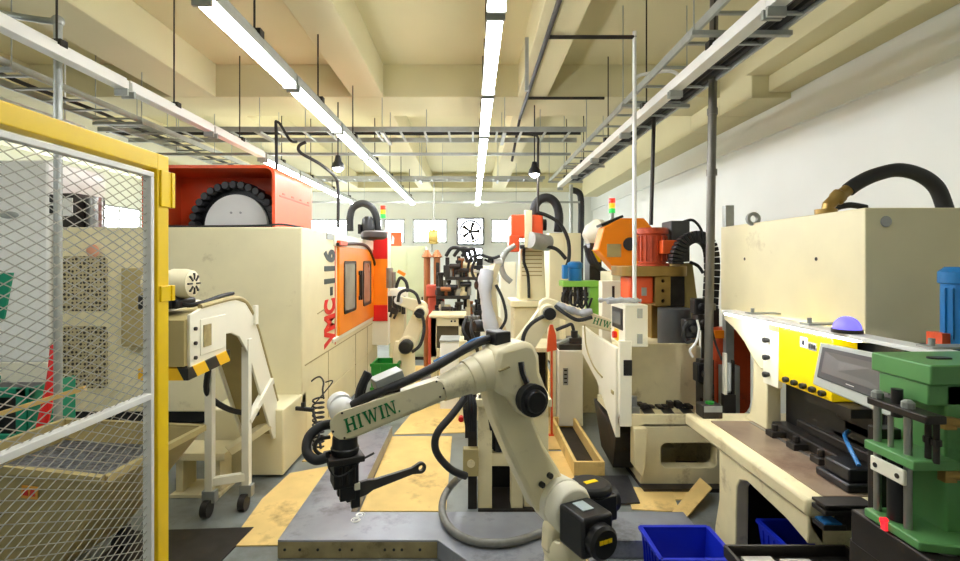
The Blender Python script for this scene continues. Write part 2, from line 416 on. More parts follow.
b = B(); b.box(X_(525, 4.6), 4.58, Z_(91, 4.6), X_(528.5, 4.6), 4.62, 3.95); single(b, 'slotted_strut', galv, 'slotted metal strut hanging from the ceiling beside the dark pipe', 'strut')
b = B(); b.tube([P(276.5, 122, 5.7), P(276, 124, 5.72), P(276.5, 150, 5.7), P(276.5, 170, 5.7)], .018, 8); b.tube([P(276.5, 122, 5.7), P(280, 124, 5.7), P(290, 140, 5.7), P(297, 142, 5.75)], .015, 8)
single(b, 'cable_drop', rubber, 'black conduit dropping behind the red tool cover', 'conduit')
b = B(); b.tube([P(306, 142, 6.0), P(299, 146, 6.0), P(301, 153, 6.05), P(320, 164, 6.2), P(334, 176, 6.4), P(338, 188, 6.5), P(338, 228, 6.5)], .02, 8)
single(b, 'cable_drop', rubber, 'black cable curving from the crossing ladder down to the orange-doored machine', 'cable')
b = B(); b.tube([P(515, 134, 6.5), P(533, 135, 6.5), P(538, 138, 6.5), P(538, 152, 6.5), P(538, 212, 6.55)], .016, 8); single(b, 'cable_drop', dark, 'dark conduit dropping to the drilling column past the lamp', 'conduit')
for (px, py, Y, l) in ((338, 166, 6.3, 'black bell lamp hanging above the orange-doored machine'), (534.5, 172, 6.42, 'black bell lamp hanging above the drilling column')):
    x, z = X_(px, Y), Z_(py, Y); t = thing('pendant_lamp', l, 'lamp', (x, Y, z), 'black bell lamps')
    b = B(); b.rings([((x, Y, z+.13), .03), ((x, Y, z+.06), .045), ((x, Y, z+.03), .07), ((x, Y, z-.03), .085)]); part(b, 'lamp_shade', black, t)
    b = B(); b.ball((x, Y, z-.03), .06, (1, 1, .7)); part(b, 'bulb', lampg, t)
    b = B(); b.cyl((x, Y, z+.13), (x, Y, ZB if under_beam(x, Y) else ZC), .008, n=8); part(b, 'cord', rubber, t)
# wall fan
t = thing('wall_fan', 'square black-framed ventilation fan high on the back wall', 'fan', P(470.5, 246, 14.45))
x0, x1, z0, z1 = X_(457, 14.4), X_(484, 14.4), Z_(245, 14.4), Z_(218, 14.4); cx, cz = (x0+x1)/2, (z0+z1)/2
b = B(); b.frame(rrect(x0, z0, x1, z1, .02), rrect(x0+.035, z0+.035, x1-.035, z1-.035, .02), 'y', 14.3, 14.5); part(b, 'fan_frame', dark, t)
b = B(); b.frame(ring2(cx, cz, .33, 28), ring2(cx, cz, .28, 28), 'y', 14.28, 14.46); part(b, 'fan_ring', black, t)
for k in range(5):
    a = 2*PI*k/5; b = B(); u = Vector((math.cos(a), 0, math.sin(a))); v = Vector((-math.sin(a), .35, math.cos(a))); c = Vector((cx, 14.38, cz))
    b.sheet([c+u*.05-v*.03, c+u*.27-v*.06, c+u*.27+v*.06, c+u*.05+v*.03], .008); part(b, 'fan_blade', dark, t)
b = B(); b.cyl((cx, 14.32, cz), (cx, 14.46, cz), .06); part(b, 'hub', black, t)
b = B(); b.box(x0+.05, 14.47, z0+.05, x1-.05, 14.49, z1-.05); part(b, 'daylight_backing', panem, t)  # glowing sheet stands in for daylight behind the fan
# steel pipe frame over the fence
b = B(); b.tube([P(0, 13, 3.5), P(28, 18, 3.5), P(57, 22, 3.5)], .022, 10, 2); b.cyl(P(58, 20, 3.5), (P(58, 20, 3.5).x, 3.5, 0), .026, n=12); b.ball(P(58, 21, 3.5), .04)
b.cyl((P(58, 20, 3.5).x, 3.5, 0), (P(58, 20, 3.5).x, 3.5, .02), .09)
single(b, 'pipe_post', galv, 'grey steel pipe post with a bent top arm standing behind the fence', 'pipe')
b = B(); b.box(-4.12, 3.2, 3.2, -4.02, 5.2, 3.3); b.cyl((-4.07, 3.6, 3.3), (-4.07, 3.6, ZC), .008); b.cyl((-4.07, 5, 3.3), (-4.07, 5, ZC), .008)
single(b, 'trunking', white, 'short white wiring trunking above the fence, leftmost of the ceiling runs', 'trunking')

# ================================================================ FENCE
fx = -1.4; yp = 2.23; zt = 2.37
t = thing('safety_fence', 'yellow framed wire mesh safety fence panel at the left edge', 'fence', (fx, 1.4, 0))
b = B(); b.box(fx-.03, yp-.05, 0.03, fx+.03, yp+.03, zt); part(b, 'post', yellow, t, .004)
b = B(); b.box(fx-.03, .3, 0.03, fx+.03, .38, zt); part(b, 'post', yellow, t, .004)
b = B(); b.box(fx-.03, .38, zt-.07, fx+.03, yp-.05, zt); part(b, 'top_rail', yellow, t, .004)
b = B(); b.box(fx-.03, .38, .08, fx+.03, yp-.05, .15); part(b, 'bottom_rail', yellow, t, .004)
b = B(); zi = zt-.085; yi = yp-.06; ii = .022
b.box(fx-.015, .4, zi-ii, fx+.022, yi, zi); b.box(fx-.015, yi-ii, .17, fx+.022, yi, zi-ii); b.box(fx-.015, .4, .17, fx+.022, .435, zi-ii); b.box(fx-.015, .435, .17, fx+.022, yi-ii, .205)
part(b, 'inner_frame', white, t, .003)
b = B(); b.box(fx-.012, .435, 1.305, fx+.024, yi-ii, 1.332); part(b, 'mid_rail', white, t, .003)
b = B(); Y0, Y1, Z0_, Z1_ = .43, yi-ii+.005, .2, zi-ii+.005
a = .036/.076
def clip(c, s):
    pts = []
    for y in (Y0, Y1):
        z = c+s*a*2*(y-Y0)/2*1.0
        if Z0_ <= z <= Z1_: pts.append((y, z))
    for z in (Z0_, Z1_):
        y = Y0+(z-c)/(s*a)
        if Y0 < y < Y1: pts.append((y, z))
    return pts if len(pts) == 2 else None
c = Z0_-a*(Y1-Y0)
while c < Z1_+a*(Y1-Y0):
    for s_ in (1, -1):
        q = clip(c, s_)
        if q:
            (ya, za), (yb, zb) = q
            b.bar((fx+.002*s_, ya, za), (fx+.002*s_, yb, zb), .0032, .0022, up=(1, 0, 0))
    c += .036
part(b, 'wire_mesh', mat('wire_zinc', (172, 170, 158), .4, .2, 0), t, smooth=False)
for z in (2.14, 1.72): 
    b = B(); b.box(fx+.0, yp+.03, z, fx+.045, yp+.055, z+(.16 if z > 2 else .07)); b.box(fx+.03, yp-.04, z, fx+.04, yp+.03, z+(.16 if z > 2 else .07)); part(b, 'hinge', yellow, t, .003)
for y in (yp-.01, .34):
    b = B(); b.box(fx-.06, y-.06, 0, fx+.07, y+.06, .03); part(b, 'foot_plate', yellow, t)
# ================================================================ LEFT: MACHINING CENTRE
vx, vy = -1.655, 4.87                      # side plane, front plane
t = thing('machining_centre', 'big cream machining centre with orange doors and vertical lettering', 'machine tool', (-2.9, 6.7, 0))
xl = -4.08; zt = 2.23
b = B(); b.box(xl, vy, .43, vx, 8.75, zt); part(b, 'housing', cream, t, .012)
b = B(); b.box(xl+.1, vy+.05, .31, vx-.01, vy+.14, .43); part(b, 'recess_shade', black, t)  # black box stands in for the shade in the gap above the base
b = B(); b.box(xl+.1, vy+.12, 0.06, vx-.0, 8.75, .43); b.box(xl+.1, vy+.0, 0.06, vx-.01, vy+.12, .31); b.box(xl+.1, vy+.25, .0, vx-.02, 8.7, .06); part(b, 'base', cream, t, .01)
b = B(); b.box(xl+.05, vy-.01, .29, vx-.02, vy+.1, .31); part(b, 'base_lip', creamd, t)
b = B(); b.box(-2.32, 4.38, .02, vx-.0, vy+.12, .60); part(b, 'coolant_tank', cream, t, .012)
for x in (-2.9, -3.7):
    b = B(); b.box(x-.06, vy-.06, 0, x+.06, vy+.12, .05); b.cyl((x, vy, .05), (x, vy, .17), .018, n=10); part(b, 'levelling_foot', galv, t)
# doors on the side plane
yA, yB = 6.13, 8.28
zA = lambda py, Y: Z_(py, Y)
b = B(); d0, d1 = vx-.02, vx+.03
zb_, zt_ = .98, 2.08
b.prism([(yA, zb_), (yB, zb_), (yB, zt_-.25), (yB-.25, zt_), (yA, zt_)], 'x', d0, d1); part(b, 'door_panel', orange, t, .008)
for i, (ya, yb) in enumerate(((6.38, 6.95), (7.5, 7.98))):
    b = B(); b.frame(rrect(ya-.04, 1.22, yb+.04, 1.90, .05), rrect(ya, 1.26, yb, 1.86, .04), 'x', d1-.005, d1+.012); o = part(b, 'window_frame', dark, t)
    b = B(); b.prism(rrect(ya, 1.26, yb, 1.86, .04), 'x', d1-.01, d1+.004); part(b, 'window_glass', glassy, o)
b = B(); b.box(d1, 7.2, 1.34, d1+.045, 7.26, 1.76); b.box(d1, 7.16, 1.34, d1+.02, 7.30, 1.40); b.box(d1, 7.16, 1.70, d1+.02, 7.30, 1.76); part(b, 'door_handle', black, t, .006)
b = B(); b.tube([(d1+.01, yA-.12, 2.10), (d1+.01, 7.0, 2.14), (d1+.01, 7.7, 2.12), (d1+.01, 8.15, 1.95), (d1+.01, 8.33, 1.75), (d1+.01, 8.33, 1.3)], .022, 8); part(b, 'door_seal', black, t)
b = B(); b.box(d1-.01, yA-.1, 2.09, d1+.04, yA+.25, 2.15); part(b, 'sensor_bracket', redor, t, .01)
b = B(); b.box(d0, 5.9, zb_-.05, d1-.008, 8.32, zb_); b.box(d0, 5.95, zt_, d1-.008, 8.32, 2.23); part(b, 'door_surround', creamw, t, .006)
for z in (.86,):
    b = B(); b.box(vx-.01, 4.95, z, vx+.004, 8.7, z+.012); part(b, 'panel_seam', khaki, t)
for y in (5.75, 7.1, 7.9):
    b = B(); b.box(vx-.01, y, .1, vx+.004, y+.012, .86); part(b, 'panel_seam', khaki, t)
b = B(); b.bar((vx+.003, 5.35, 1.335), (vx+.003, 5.62, 1.36), .006, .01); part(b, 'scratch_mark', khaki, t)
# bulged side cabinet at the far end
b = B(); b.box(vx-.02, 8.3, .5, -1.395, 8.62, 2.40); part(b, 'control_arm', creamw, t, .01)
yy = 8.3
for (pa, pb, m_, nm) in ((232, 259, red, 'red_end_panel'), (259, 305, orange, 'orange_end_panel'), (305, 321, red, 'lower_red_panel')):
    b = B(); b.box(vx+.01, yy-.02, Z_(pb, yy), -1.40, yy+.005, Z_(pa, yy)); part(b, nm, m_, t, .004)
# lettering: reads upwards on the side plane
mt = Matrix.Translation((vx+.004, 5.93, 1.12)) @ Matrix(((0, 0, 1, 0), (0, 1, 0, 0), (0, 0, 1, 0), (0, 0, 0, 1)))
def side_m(y, z): # local x -> +z, local y -> -y ... facing +x
    return Matrix.Translation((vx+.004, y, z)) @ Matrix(((0, 0, 1, 0), (0, -1, 0, 0), (1, 0, 0, 0), (0, 0, 0, 1)))
def put_text(txt, size, y, z, width, m_, name, sx=1.0):
    bb = text_b(txt, size, side_m(0, 0), .004, size*.05)
    zs = [v.co.z for v in bb.b.verts]; k = width/(max(zs)-min(zs)); z0 = min(zs)
    for v in bb.b.verts: v.co = Vector((v.co.x, y+v.co.y, z+(v.co.z-z0)*k))
    part(bb, name, m_, t, smooth=False)
put_text('VMC', .56, 6.0, Z_(347, 5.75), .55, textr, 'red_lettering')
put_text('-116', .56, 6.0, Z_(347, 5.75)+.585, .54, textk, 'dark_lettering')
b = B(); b.box(vx, 6.03, Z_(345, 6), vx+.006, 6.045, Z_(238, 6)); part(b, 'red_line', textr, t)
b = B(); b.box(vx, 5.68, 2.15, vx+.008, 5.98, 2.22); part(b, 'maker_badge', galv, t)
# tool magazine on top
t = thing('tool_magazine_cover', 'red-orange open-fronted cover over a ring of black tool pockets', 'machine cover', (-2.6, 5.6, zt))
x0, x1, y0, y1, z0, z1 = -3.30, -1.97, 5.0, 6.15, zt+.005, 2.86
r = .1
out = [(x0, z0), (x1, z0)]+ring2(x1-r, z1-r, r, 6, 0, PI/2, True)+[(x0, z1)]
inn = [(x0+.03, z0), (x1-.03, z0)]+ring2(x1-r, z1-r, r-.03, 6, 0, PI/2, True)+[(x0+.03, z1-.03)]
b = B(); b.frame(out, inn, 'y', y0, y1); part(b, 'cover', redor, t)
b = B(); b.box(x0+.03, y0+.62, z0, x1-.03, y0+.64, z1-.03); part(b, 'back_plate', redor, t)
b = B(); b.prism([(y0+.12, z1-.30), (y0+.12, z1-.285), (y1-.1, z1-.285), (y1-.1, z1-.30)], 'x', x1, x1+.003)
for k in range(4): b.box(x1, y0+.2+k*.26, z1-.27, x1+.004, y0+.26+k*.26, z1-.255)
part(b, 'vent_slots', rust, t)
cx, cz, cy = X_(237, 5.35), Z_(226, 5.35), 5.35
b = B(); q = [(cx+.335*math.cos(a), max(cz+.335*math.sin(a), z0+.005)) for a in (PI*k/30-.0 for k in range(31))]
b.prism(q, 'y', cy-.02, cy+.02); part(b, 'disc', white, t)
b = B()
for dx in (-.05, .05): b.cyl((cx+dx, cy-.03, cz+.14), (cx+dx, cy-.02, cz+.14), .012, n=10)
part(b, 'bolts', steel, t)
b = B(); q = [(cx+.44*math.cos(a), max(cz+.44*math.sin(a), z0+.005)) for a in (PI*k/30 for k in range(31))]; b.prism(q, 'y', cy+.03, cy+.1); part(b, 'magazine_plate', black, t)
for k in range(17):
    a = PI*(k+.1)/16.2; u = Vector((math.cos(a), 0, math.sin(a))); c = Vector((cx, cy+.02, cz))+u*.43
    if c.z < z0+.045: c.z = z0+.045
    b = B(); b.rings([(c-Vector((0, .12, 0)), .036), (c-Vector((0, .10, 0)), .044), (c+Vector((0, .05, 0)), .04)], 12); part(b, 'tool_pocket', black, t)
b = B(); b.tube([(-3.2, 4.95, zt+.015), (-2.6, 4.93, zt+.012), (-2.1, 4.95, zt+.02), (-1.9, 5.0, zt+.035), (-1.75, 5.2, zt+.015)], .011, 8)
single(b, 'cable', rubber, 'black cable lying along the top front edge of the cream machine', 'cable')
# things on top, far end
b = B(); Y = 8.1; b.tube([P(350, 231, Y), P(350, 218, Y), P(353, 208, Y), P(362, 203.5, Y), P(371, 207, Y), P(376, 216, Y), P(378, 231, Y)], .058, 12, 6)
single(b, 'hose_loop', rubber, 'thick black ribbed hose arching over the orange-doored machine', 'hose')
t = thing('warning_light', 'red amber green tower lamp on the orange-doored machine', 'lamp', P(383, 228, 8.4))
c = P(383, 228, 8.4); b = B(); b.cyl((c.x, c.y, zt+.0), (c.x, c.y, 2.62), .03); part(b, 'pole', galv, t)
for z, m_ in ((2.62, tgrn), (2.69, tamb), (2.76, tred)): b = B(); b.cyl((c.x, c.y, z), (c.x, c.y, z+.068), .045, n=14); part(b, 'lens', m_, t)
b = B(); c = P(368, 228, 8.0); b.rings([(Vector((c.x, c.y, zt)), .11), (Vector((c.x, c.y, zt+.2)), .11), (Vector((c.x, c.y, zt+.34)), .09), (Vector((c.x, c.y, zt+.38)), .05)]); b.box(c.x-.14, c.y-.1, zt+.1, c.x-.1, c.y+.1, zt+.25)
single(b, 'spindle_motor', black, 'black motor standing under the hose arch on the orange-doored machine', 'motor')
b = B(); Y = 7.6; c = P(374, 230, Y); c.z = zt; b.rings([(c, .15), (c+Vector((0, 0, .03)), .20), (c+Vector((0, 0, .10)), .20), (c+Vector((0, 0, .13)), .14)], 20)
o = single(b, 'round_housing', mat('ring_grey', (70, 62, 60), .5), 'dark flat round housing lying under the hose arch', 'machine head')
# chiller unit + perforated vents behind the fence
t = thing('cooling_unit', 'dark cooling unit with silver tank on the cream machine, seen through the fence', 'cooling unit', (-4.1, 5.3, zt))
Y = 4.90; 
b = B(); b.box(X_(54, Y), Y, zt, X_(76, Y), Y+.4, Z_(193, Y)); part(b, 'casing', dark, t, .015)
b = B(); b.cyl((X_(83, Y), Y+.15, zt), (X_(83, Y), Y+.15, Z_(196, Y)), .07); part(b, 'tank', steel, t)
b = B(); b.box(X_(63, Y), Y-.012, Z_(216, Y), X_(73, Y), Y, Z_(198, Y)); part(b, 'sticker', white, t)
for i, (px, py) in enumerate(((55, 199), (55, 210))): b = B(); b.cyl((X_(px, Y), Y-.05, Z_(py, Y)), (X_(px, Y), Y, Z_(py, Y)), .04, n=12); part(b, 'fitting', black, t)
Y = vy
for i, (pa, pb, l) in enumerate(((256, 311, 'upper brown perforated vent panel on the cream machine, behind the fence'), (326, 388, 'lower brown perforated vent panel on the cream machine, behind the fence'))):
    b = B(); b.prism(rrect(X_(62, Y), Z_(pb, Y), X_(108, Y), Z_(pa, Y), .05), 'y', Y-.012, Y+.0); single(b, 'vent_panel', perf, l, 'vent')
b = B(); b.ball((X_(95, Y), Y-.03, Z_(251, Y)), .06, (1, .5, 1.1)); b.cyl((X_(95, Y), Y-.03, Z_(251, Y)), (X_(95, Y), Y, Z_(251, Y)), .03); single(b, 'warning_button', mat('pink_cap', (222, 160, 128), .5), 'small pinkish round cap above the upper perforated vent', 'cap')
b = B(); b.box(X_(128, Y), Y-.1, Z_(345, Y), X_(150, Y), Y-.0, Z_(268, Y)); o = single(b, 'electrical_box', khaki, 'khaki electrical box on the cream machine just behind the fence post', 'electrical box', .01)
# white cabinet, green frame, red strap, far left
t = thing('white_cabinet', 'white sheet-metal cabinet behind the fence at the far left', 'cabinet', (-5.2, 4.6, 0))
Y = 4.83; xr = -4.10
b = B(); b.box(xr-2.0, Y, .92, xr, 5.6, Z_(160, Y)); part(b, 'upper_body', white, t, .02)
b = B(); b.hexa([(xr-1.9, Y+.1, 0), (xr-.05, Y+.1, 0), (xr-.05, 5.5, 0), (xr-1.9, 5.5, 0)], [(xr-2.0, Y, .92), (xr, Y, .92+.0), (xr, 5.6, .92), (xr-2, 5.6, .92)]); part(b, 'skirt', creamw, t, .01)
b = B(); b.ball((X_(9, Y), Y, Z_(215, Y)), .06, (1.6, .3, .6)); part(b, 'latch', galv, t)
b = B(); b.sheet([P(-40, 273, 4.0), P(12, 273, 4.0), P(3, 320, 4.05), P(-40, 330, 4.05)], .02); single(b, 'hanging_cloth', tgreen, 'green sheet hanging by the white cabinet at the left edge', 'cloth')
t = thing('plastic_crate', 'green plastic crate with dark slots behind the fence at the left edge', 'crate', P(5, 445, 3.6))
Y = 3.6; xa, xb_ = X_(-55, Y), X_(32, Y); za, zb_ = Z_(443, Y), Z_(388, Y)
b = B(); b.box(xa, Y, zb_-.07, xb_, Y+.03, zb_); b.box(xa, Y, za, xb_, Y+.03, za+.06); b.box(xb_-.12, Y, za, xb_-.04, Y+.03, zb_); b.box(xa, Y, za, xa+.08, Y+.03, zb_); b.box((xa+xb_)/2-.05, Y, za, (xa+xb_)/2+.02, Y+.03, zb_)
b.box(xb_-.03, Y, za, xb_, Y+.4, zb_); b.box(xa, Y, za, xa+.03, Y+.4, zb_); b.box(xa, Y, za, xb_, Y+.4, za+.03); part(b, 'crate_body', tgreen, t, .006)
b = B(); b.box(xa+.03, Y+.06, za+.03, xb_-.03, Y+.38, zb_-.05); part(b, 'contents', black, t)
b = B(); 
for x in (xa+.1, xb_-.1): b.box(x-.03, Y+.05, 0, x+.03, Y+.35, za)
b.box(xa, Y, za-.03, xb_, Y+.4, za-.001); single(b, 'bench', dark, 'dark steel bench under the green plastic crate', 'bench')
b = B(); b.tube([P(56, 345, 3.7), P(53, 375, 3.65), P(47, 405, 3.6), P(40, 438, 3.55), P(38, 470, 3.5)], .035, 8); single(b, 'strap', red, 'red hose hanging beside the green plastic crate', 'hose')
b = B(); b.bar(P(-10, 417, 3.2), P(85, 388, 3.3), .03, .03); single(b, 'handle_pole', card, 'pale wooden pole leaning behind the fence', 'pole')
# scrap bin
t = thing('chip_hopper', 'khaki sloped chip hopper with orange warning sticker, filled with metal chips', 'bin', (-2.3, 3.0, 0))
A, Bq, Cq, D = Vector((-1.88, 2.56, .78)), Vector((-1.80, 3.36, .78)), Vector((-2.85, 3.5, .78)), Vector((-2.9, 2.78, .78))
a, bq, cq, d = Vector((-2.36, 2.86, .14)), Vector((-2.3, 3.3, .14)), Vector((-2.8, 3.4, .14)), Vector((-2.85, 2.95, .14))
b = B(); bb = b
def wall4(p0, p1, p2, p3, th):
    n_ = (p1-p0).cross(p3-p0).normalized()*abs(th)
    if n_.dot(Vector((-2.35, 3.05, .4))-p0) < 0: n_ = -n_
    b.hexa([p0, p1, p1+n_, p0+n_], [p3, p2, p2+n_, p3+n_])
wall4(a, d, D, A, -.02); wall4(bq, a, A, Bq, -.02); wall4(cq, bq, Bq, Cq, -.02); wall4(d, cq, Cq, D, -.02)
b.hexa([a, bq, cq, d], [p+Vector((0, 0, .02)) for p in (a, bq, cq, d)])
part(b, 'hopper_body', khaki, t)
b = B()
for p, q in ((A, Bq), (Bq, Cq), (Cq, D), (D, A)): b.bar(p, q, .035, .035)
part(b, 'rim', khaki, t)
b = B(); k = .82; top = [a.lerp(A, k), bq.lerp(Bq, k), cq.lerp(Cq, k), d.lerp(D, k)]
g_ = sum(top, Vector())/4; top = [p.lerp(g_, .08) for p in top]; b.hexa([p.lerp(g_, .1)-Vector((0, 0, .05)) for p in top], top); o = part(b, 'chip_fill', chips, t)
b = B(); c = a.lerp(d, .45).lerp(A.lerp(D, .45), .80); u = (A-D).normalized(); v = (A.lerp(D, .45)-a.lerp(d, .45)).normalized(); nn = u.cross(v).normalized()*.004
if nn.y > 0: nn = -nn
b.sheet([c-u*.055-v*.045, c+u*.055-v*.045, c+u*.055+v*.045, c-u*.055+v*.045], .006); 
for vv in b.b.verts: vv.co += nn
o = part(b, 'warning_sticker', mat('sticker_orange', (240, 170, 60), .5), t)
b = B(); c2 = c+nn*2
for du in (-.022, .024): b.sheet([c2+u*(du-.017)-v*.02, c2+u*(du+.017)-v*.02, c2+u*(du+.012)+v*.025, c2+u*(du-.012)+v*.025], .003)
for vv in b.b.verts: vv.co += nn*.7
part(b, 'sticker_mark', textr, o)
for p in (a, bq, cq, d):
    b = B(); b.cyl((p.x-.04, p.y, .06), (p.x+.04, p.y, .06), .06); b.box(p.x-.03, p.y-.03, .06, p.x+.03, p.y+.03, .15); part(b, 'caster', black, t)
# ---------------------------------------------------------------- chip conveyor
t = thing('chip_conveyor', 'cream chip conveyor on casters with hazard-striped chute and motor', 'conveyor', (-1.9, 3.8, 0))
xs, xw = -1.72, -2.0
prof = [(3.05, 1.57), (3.18, 1.60), (3.63, 1.62), (3.80, 1.58), (3.93, 1.47), (4.03, 1.33), (4.42, .66), (4.40, .34), (4.33, .36), (3.92, 1.08), (3.82, 1.22), (3.70, 1.34), (3.58, 1.385), (3.50, 1.39), (3.50, 1.27), (3.05, 1.24)]
b = B(); b.prism(prof, 'x', xs-.02, xs); part(b, 'side_plate', creamw, t, .004)
b = B(); b.prism(prof, 'x', xw, xw+.02); part(b, 'side_plate', creamw, t, .004)
def insetp(p, k): 
    cx_ = sum(q[0] for q in p)/len(p); cz_ = sum(q[1] for q in p)/len(p); return p
b = B(); ip = [(3.02, 1.54), (3.20, 1.565), (3.62, 1.585), (3.78, 1.55), (3.90, 1.44), (3.995, 1.31), (4.36, .66), (4.34, .40), (3.95, 1.08), (3.85, 1.22), (3.72, 1.37), (3.52, 1.42), (3.52, 1.29), (3.02, 1.26)]
b.prism(ip, 'x', xw+.02, xs-.02); part(b, 'trough', khaki, t)
b = B(); edge = [(3.18, 1.61), (3.63, 1.63), (3.81, 1.59), (3.94, 1.48), (4.045, 1.335), (4.43, .665)]
b.tube([(xs-.01, y, z) for y, z in edge], .017, 8, 4); part(b, 'edge_strip', khaki, t)
b = B(); b.prism([(3.01, 1.25), (3.53, 1.275), (3.53, 1.195), (3.01, 1.18)], 'x', xw-.01, xs+.012); part(b, 'hazard_lip', hazard, t)
b = B(); b.box(xs, 3.16, 1.30, xs+.006, 3.48, 1.53); o = part(b, 'inspection_cover', creamw, t, .003)
b = B(); b.box(xs+.001, 3.19, 1.35, xs+.012, 3.28, 1.49); part(b, 'cover_slot', khaki, o)
for y in (3.10,):
    for z in (1.30, 1.39, 1.48): b = B(); b.cyl((xs, y, z), (xs+.014, y, z), .012, n=8); part(b, 'bolt', dark, t)
b = B(); b.box(-1.97, 3.0, 1.31, -1.87, 3.02, 1.52); part(b, 'data_plate', galv, t)
b = B(); b.box(xs-.005, 3.93, 1.40, xs+.02, 3.98, 1.55); part(b, 'lug', creamw, t)
mz = 1.755; my = 3.22
b = B(); b.rings([((-2.08, my, mz), .085), ((-1.93, my, mz), .085), ((-1.92, my, mz), .095), ((-1.84, my, mz), .095), ((-1.80, my, mz), .085), ((-1.79, my, mz), .05)]); o = part(b, 'motor', robotc, t)
b = B()
for k in range(8):
    a_ = 2*PI*k/8; u = Vector((0, math.cos(a_), math.sin(a_))); c = Vector((-1.79, my, mz)); b.bar(c+u*.025, c+u*.068, .01, .014, up=(1, 0, 0))
part(b, 'fan_grille', dark, o, smooth=False)
b = B(); b.box(-2.05, my-.16, 1.6, -1.87, my-.02, 1.69); b.box(-2.08, my-.10, 1.6, -1.84, my+.12, 1.66); part(b, 'gearbox', black, t, .012)
b = B(); b.tube([(-1.92, my-.04, 1.70), (-1.83, my-.03, 1.62), (-1.75, my+.02, 1.63), (-1.66+-.1, my+.3, 1.655), (-1.78, my+.5, 1.66)], .014, 8); part(b, 'motor_cable', rubber, t)
for x, y in ((-1.74, 3.86), (-1.97, 3.76)):
    b = B(); b.box(x-.028, y-.028, .17, x+.028, y+.028, 1.3); part(b, 'leg', creamw, t, .003)
    o = B(); o.box(x-.05, y-.03, .09, x+.05, y+.03, .18); q = part(o, 'caster_fork', galv, t, .005)
    o = B(); o.cyl((x-.025, y-.05, .06), (x+.025, y-.05, .06), .06, n=18); part(o, 'caster_wheel', dark, q)
b = B(); b.bar((-1.97, 3.76, .24), (-1.74, 3.86, .24), .05, .06); part(b, 'cross_bar', creamw, t, .003)
b = B(); b.bar((-1.73, 3.86, .66), (-1.72, 4.28, .98-.1), .05, .05); part(b, 'brace', creamw, t, .003)
b = B(); b.tube([(-1.95, 3.7, 1.1), (-1.98, 3.75, .9), (-1.9, 3.95, .72), (-1.8, 4.2, .62)], .022, 8); part(b, 'drain_hose', rubber, t)
b = B(); b.box(-2.42, 4.0, .30, -1.98, 4.3, .36); b.bar((-2.0, 4.1, .34), (-1.75, 4.3, .50), .10, .06); b.box(-2.4, 4.05, .03, -2.34, 4.25, .3); b.box(-2.1, 4.05, .03, -2.04, 4.25, .3); b.box(-2.42, 4.0, 0, -2.02, 4.3, .03)
single(b, 'step_stand', creamd, 'low cream step stand under the chip conveyor', 'stand', .005)
b = B(); b.prism([(-2.45, 2.62), (-1.62, 2.7), (-1.55, 3.55), (-2.35, 3.5)], 'z', .001, .012); single(b, 'floor_mat', dark, 'dark rubber mat on the floor beside the fence post', 'mat')
# air hose coil on the machining centre
b = B(); pts = [(vx+.0, 5.15, .66), (vx+.05, 5.12, .70), (vx+.12, 5.05, .73), (-1.46, 4.92, .71), (-1.44, 4.82, .66)]
for k in range(121):
    a_ = 2*PI*k/12; f = k/120; pts.append((-1.46+.05*math.cos(a_), 4.75+.05*math.sin(a_), .60-.46*f))
b.tube(pts, .009, 6, 3); single(b, 'coiled_air_hose', rubber, 'black coiled air hose hanging beside the cream machine wall', 'hose')
t = thing('air_fitting', 'black air pistol with thin lines fixed to the cream machine side', 'air tool', (vx+.05, 4.75, .5))
c = Vector((-1.62, 4.7, .51)); b = B(); b.bar(c+Vector((-.08, 0, .01)), c+Vector((.14, 0, -.01)), .035, .035); b.bar(c+Vector((.03, 0, 0)), c+Vector((.03, 0, .06)), .03, .03); part(b, 'body', black, t, .005)
b = B(); b.tube([c+Vector((.12, 0, 0)), c+Vector((.2, -.1, -.15)), c+Vector((.26, -.2, -.3))], .012, 8); b.tube([c+Vector((.1, 0, 0)), c+Vector((.25, .2, .2)), (-1.45, 4.95, .70)], .006, 6); part(b, 'hose', rubber, t)
# ================================================================ STEEL FLOOR PLATE, CARDBOARD
PZ = .12
t = thing('steel_base_plate', 'heavy grey steel floor plate carrying the front robot', 'base plate', (0, 3.2, 0))
pl = [(-1.24, 3.19), (-.22, 3.19), (.12, 2.80), (.0, 2.1), (.78, 2.1), (.78, 3.19), (1.5, 3.19), (1.5, 3.55), (-.86, 3.55), (-.86, 5.4), (-1.24, 5.4)]
b = B(); b.prism(pl, 'z', .004, PZ); part(b, 'plate', plate, t, .004)
b = B(); b.prism([(x, y) for x, y in ((-1.238, 3.187), (-.222, 3.187), (-.222, 3.19), (-1.238, 3.19))], 'z', .006, PZ-.012); part(b, 'rusty_edge', plates, t)
for px in (285, 300, 318, 340, 352, 385, 394, 402, 420): b = B(); x = X_(px, 3.19); b.cyl((x, 3.183, .06), (x, 3.19, .06), .009, n=10); part(b, 'bolt_hole', black, t)
b = B(); c = P(358, 517, 3.47); 
for dy in (-.035, .035):
    pts = [(c.x+.03*math.cos(2*PI*k/14)+dy*.25, c.y+dy+.03*math.sin(2*PI*k/14), PZ+.0015) for k in range(15)]; b.tube(pts, .004, 5, 1)
    b.tube([(p[0]+(p[0]-c.x)*-.4, c.y+dy+(p[1]-c.y-dy)*.55, p[2]) for p in pts], .003, 5, 1)
part(b, 'chalk_mark', white, t)
ci = 0
def cardb(pts, label, z=.001, th=.008, curl=0):
    b = B(); b.prism(pts, 'z', z, z+th)
    o = single(b, 'cardboard_sheet', card, label, 'cardboard', group='cardboard sheets on the floor'); return o
def fl(px, py, z=0): Y = (H-z)*F/(py-CY); return (X_(px, Y), Y)
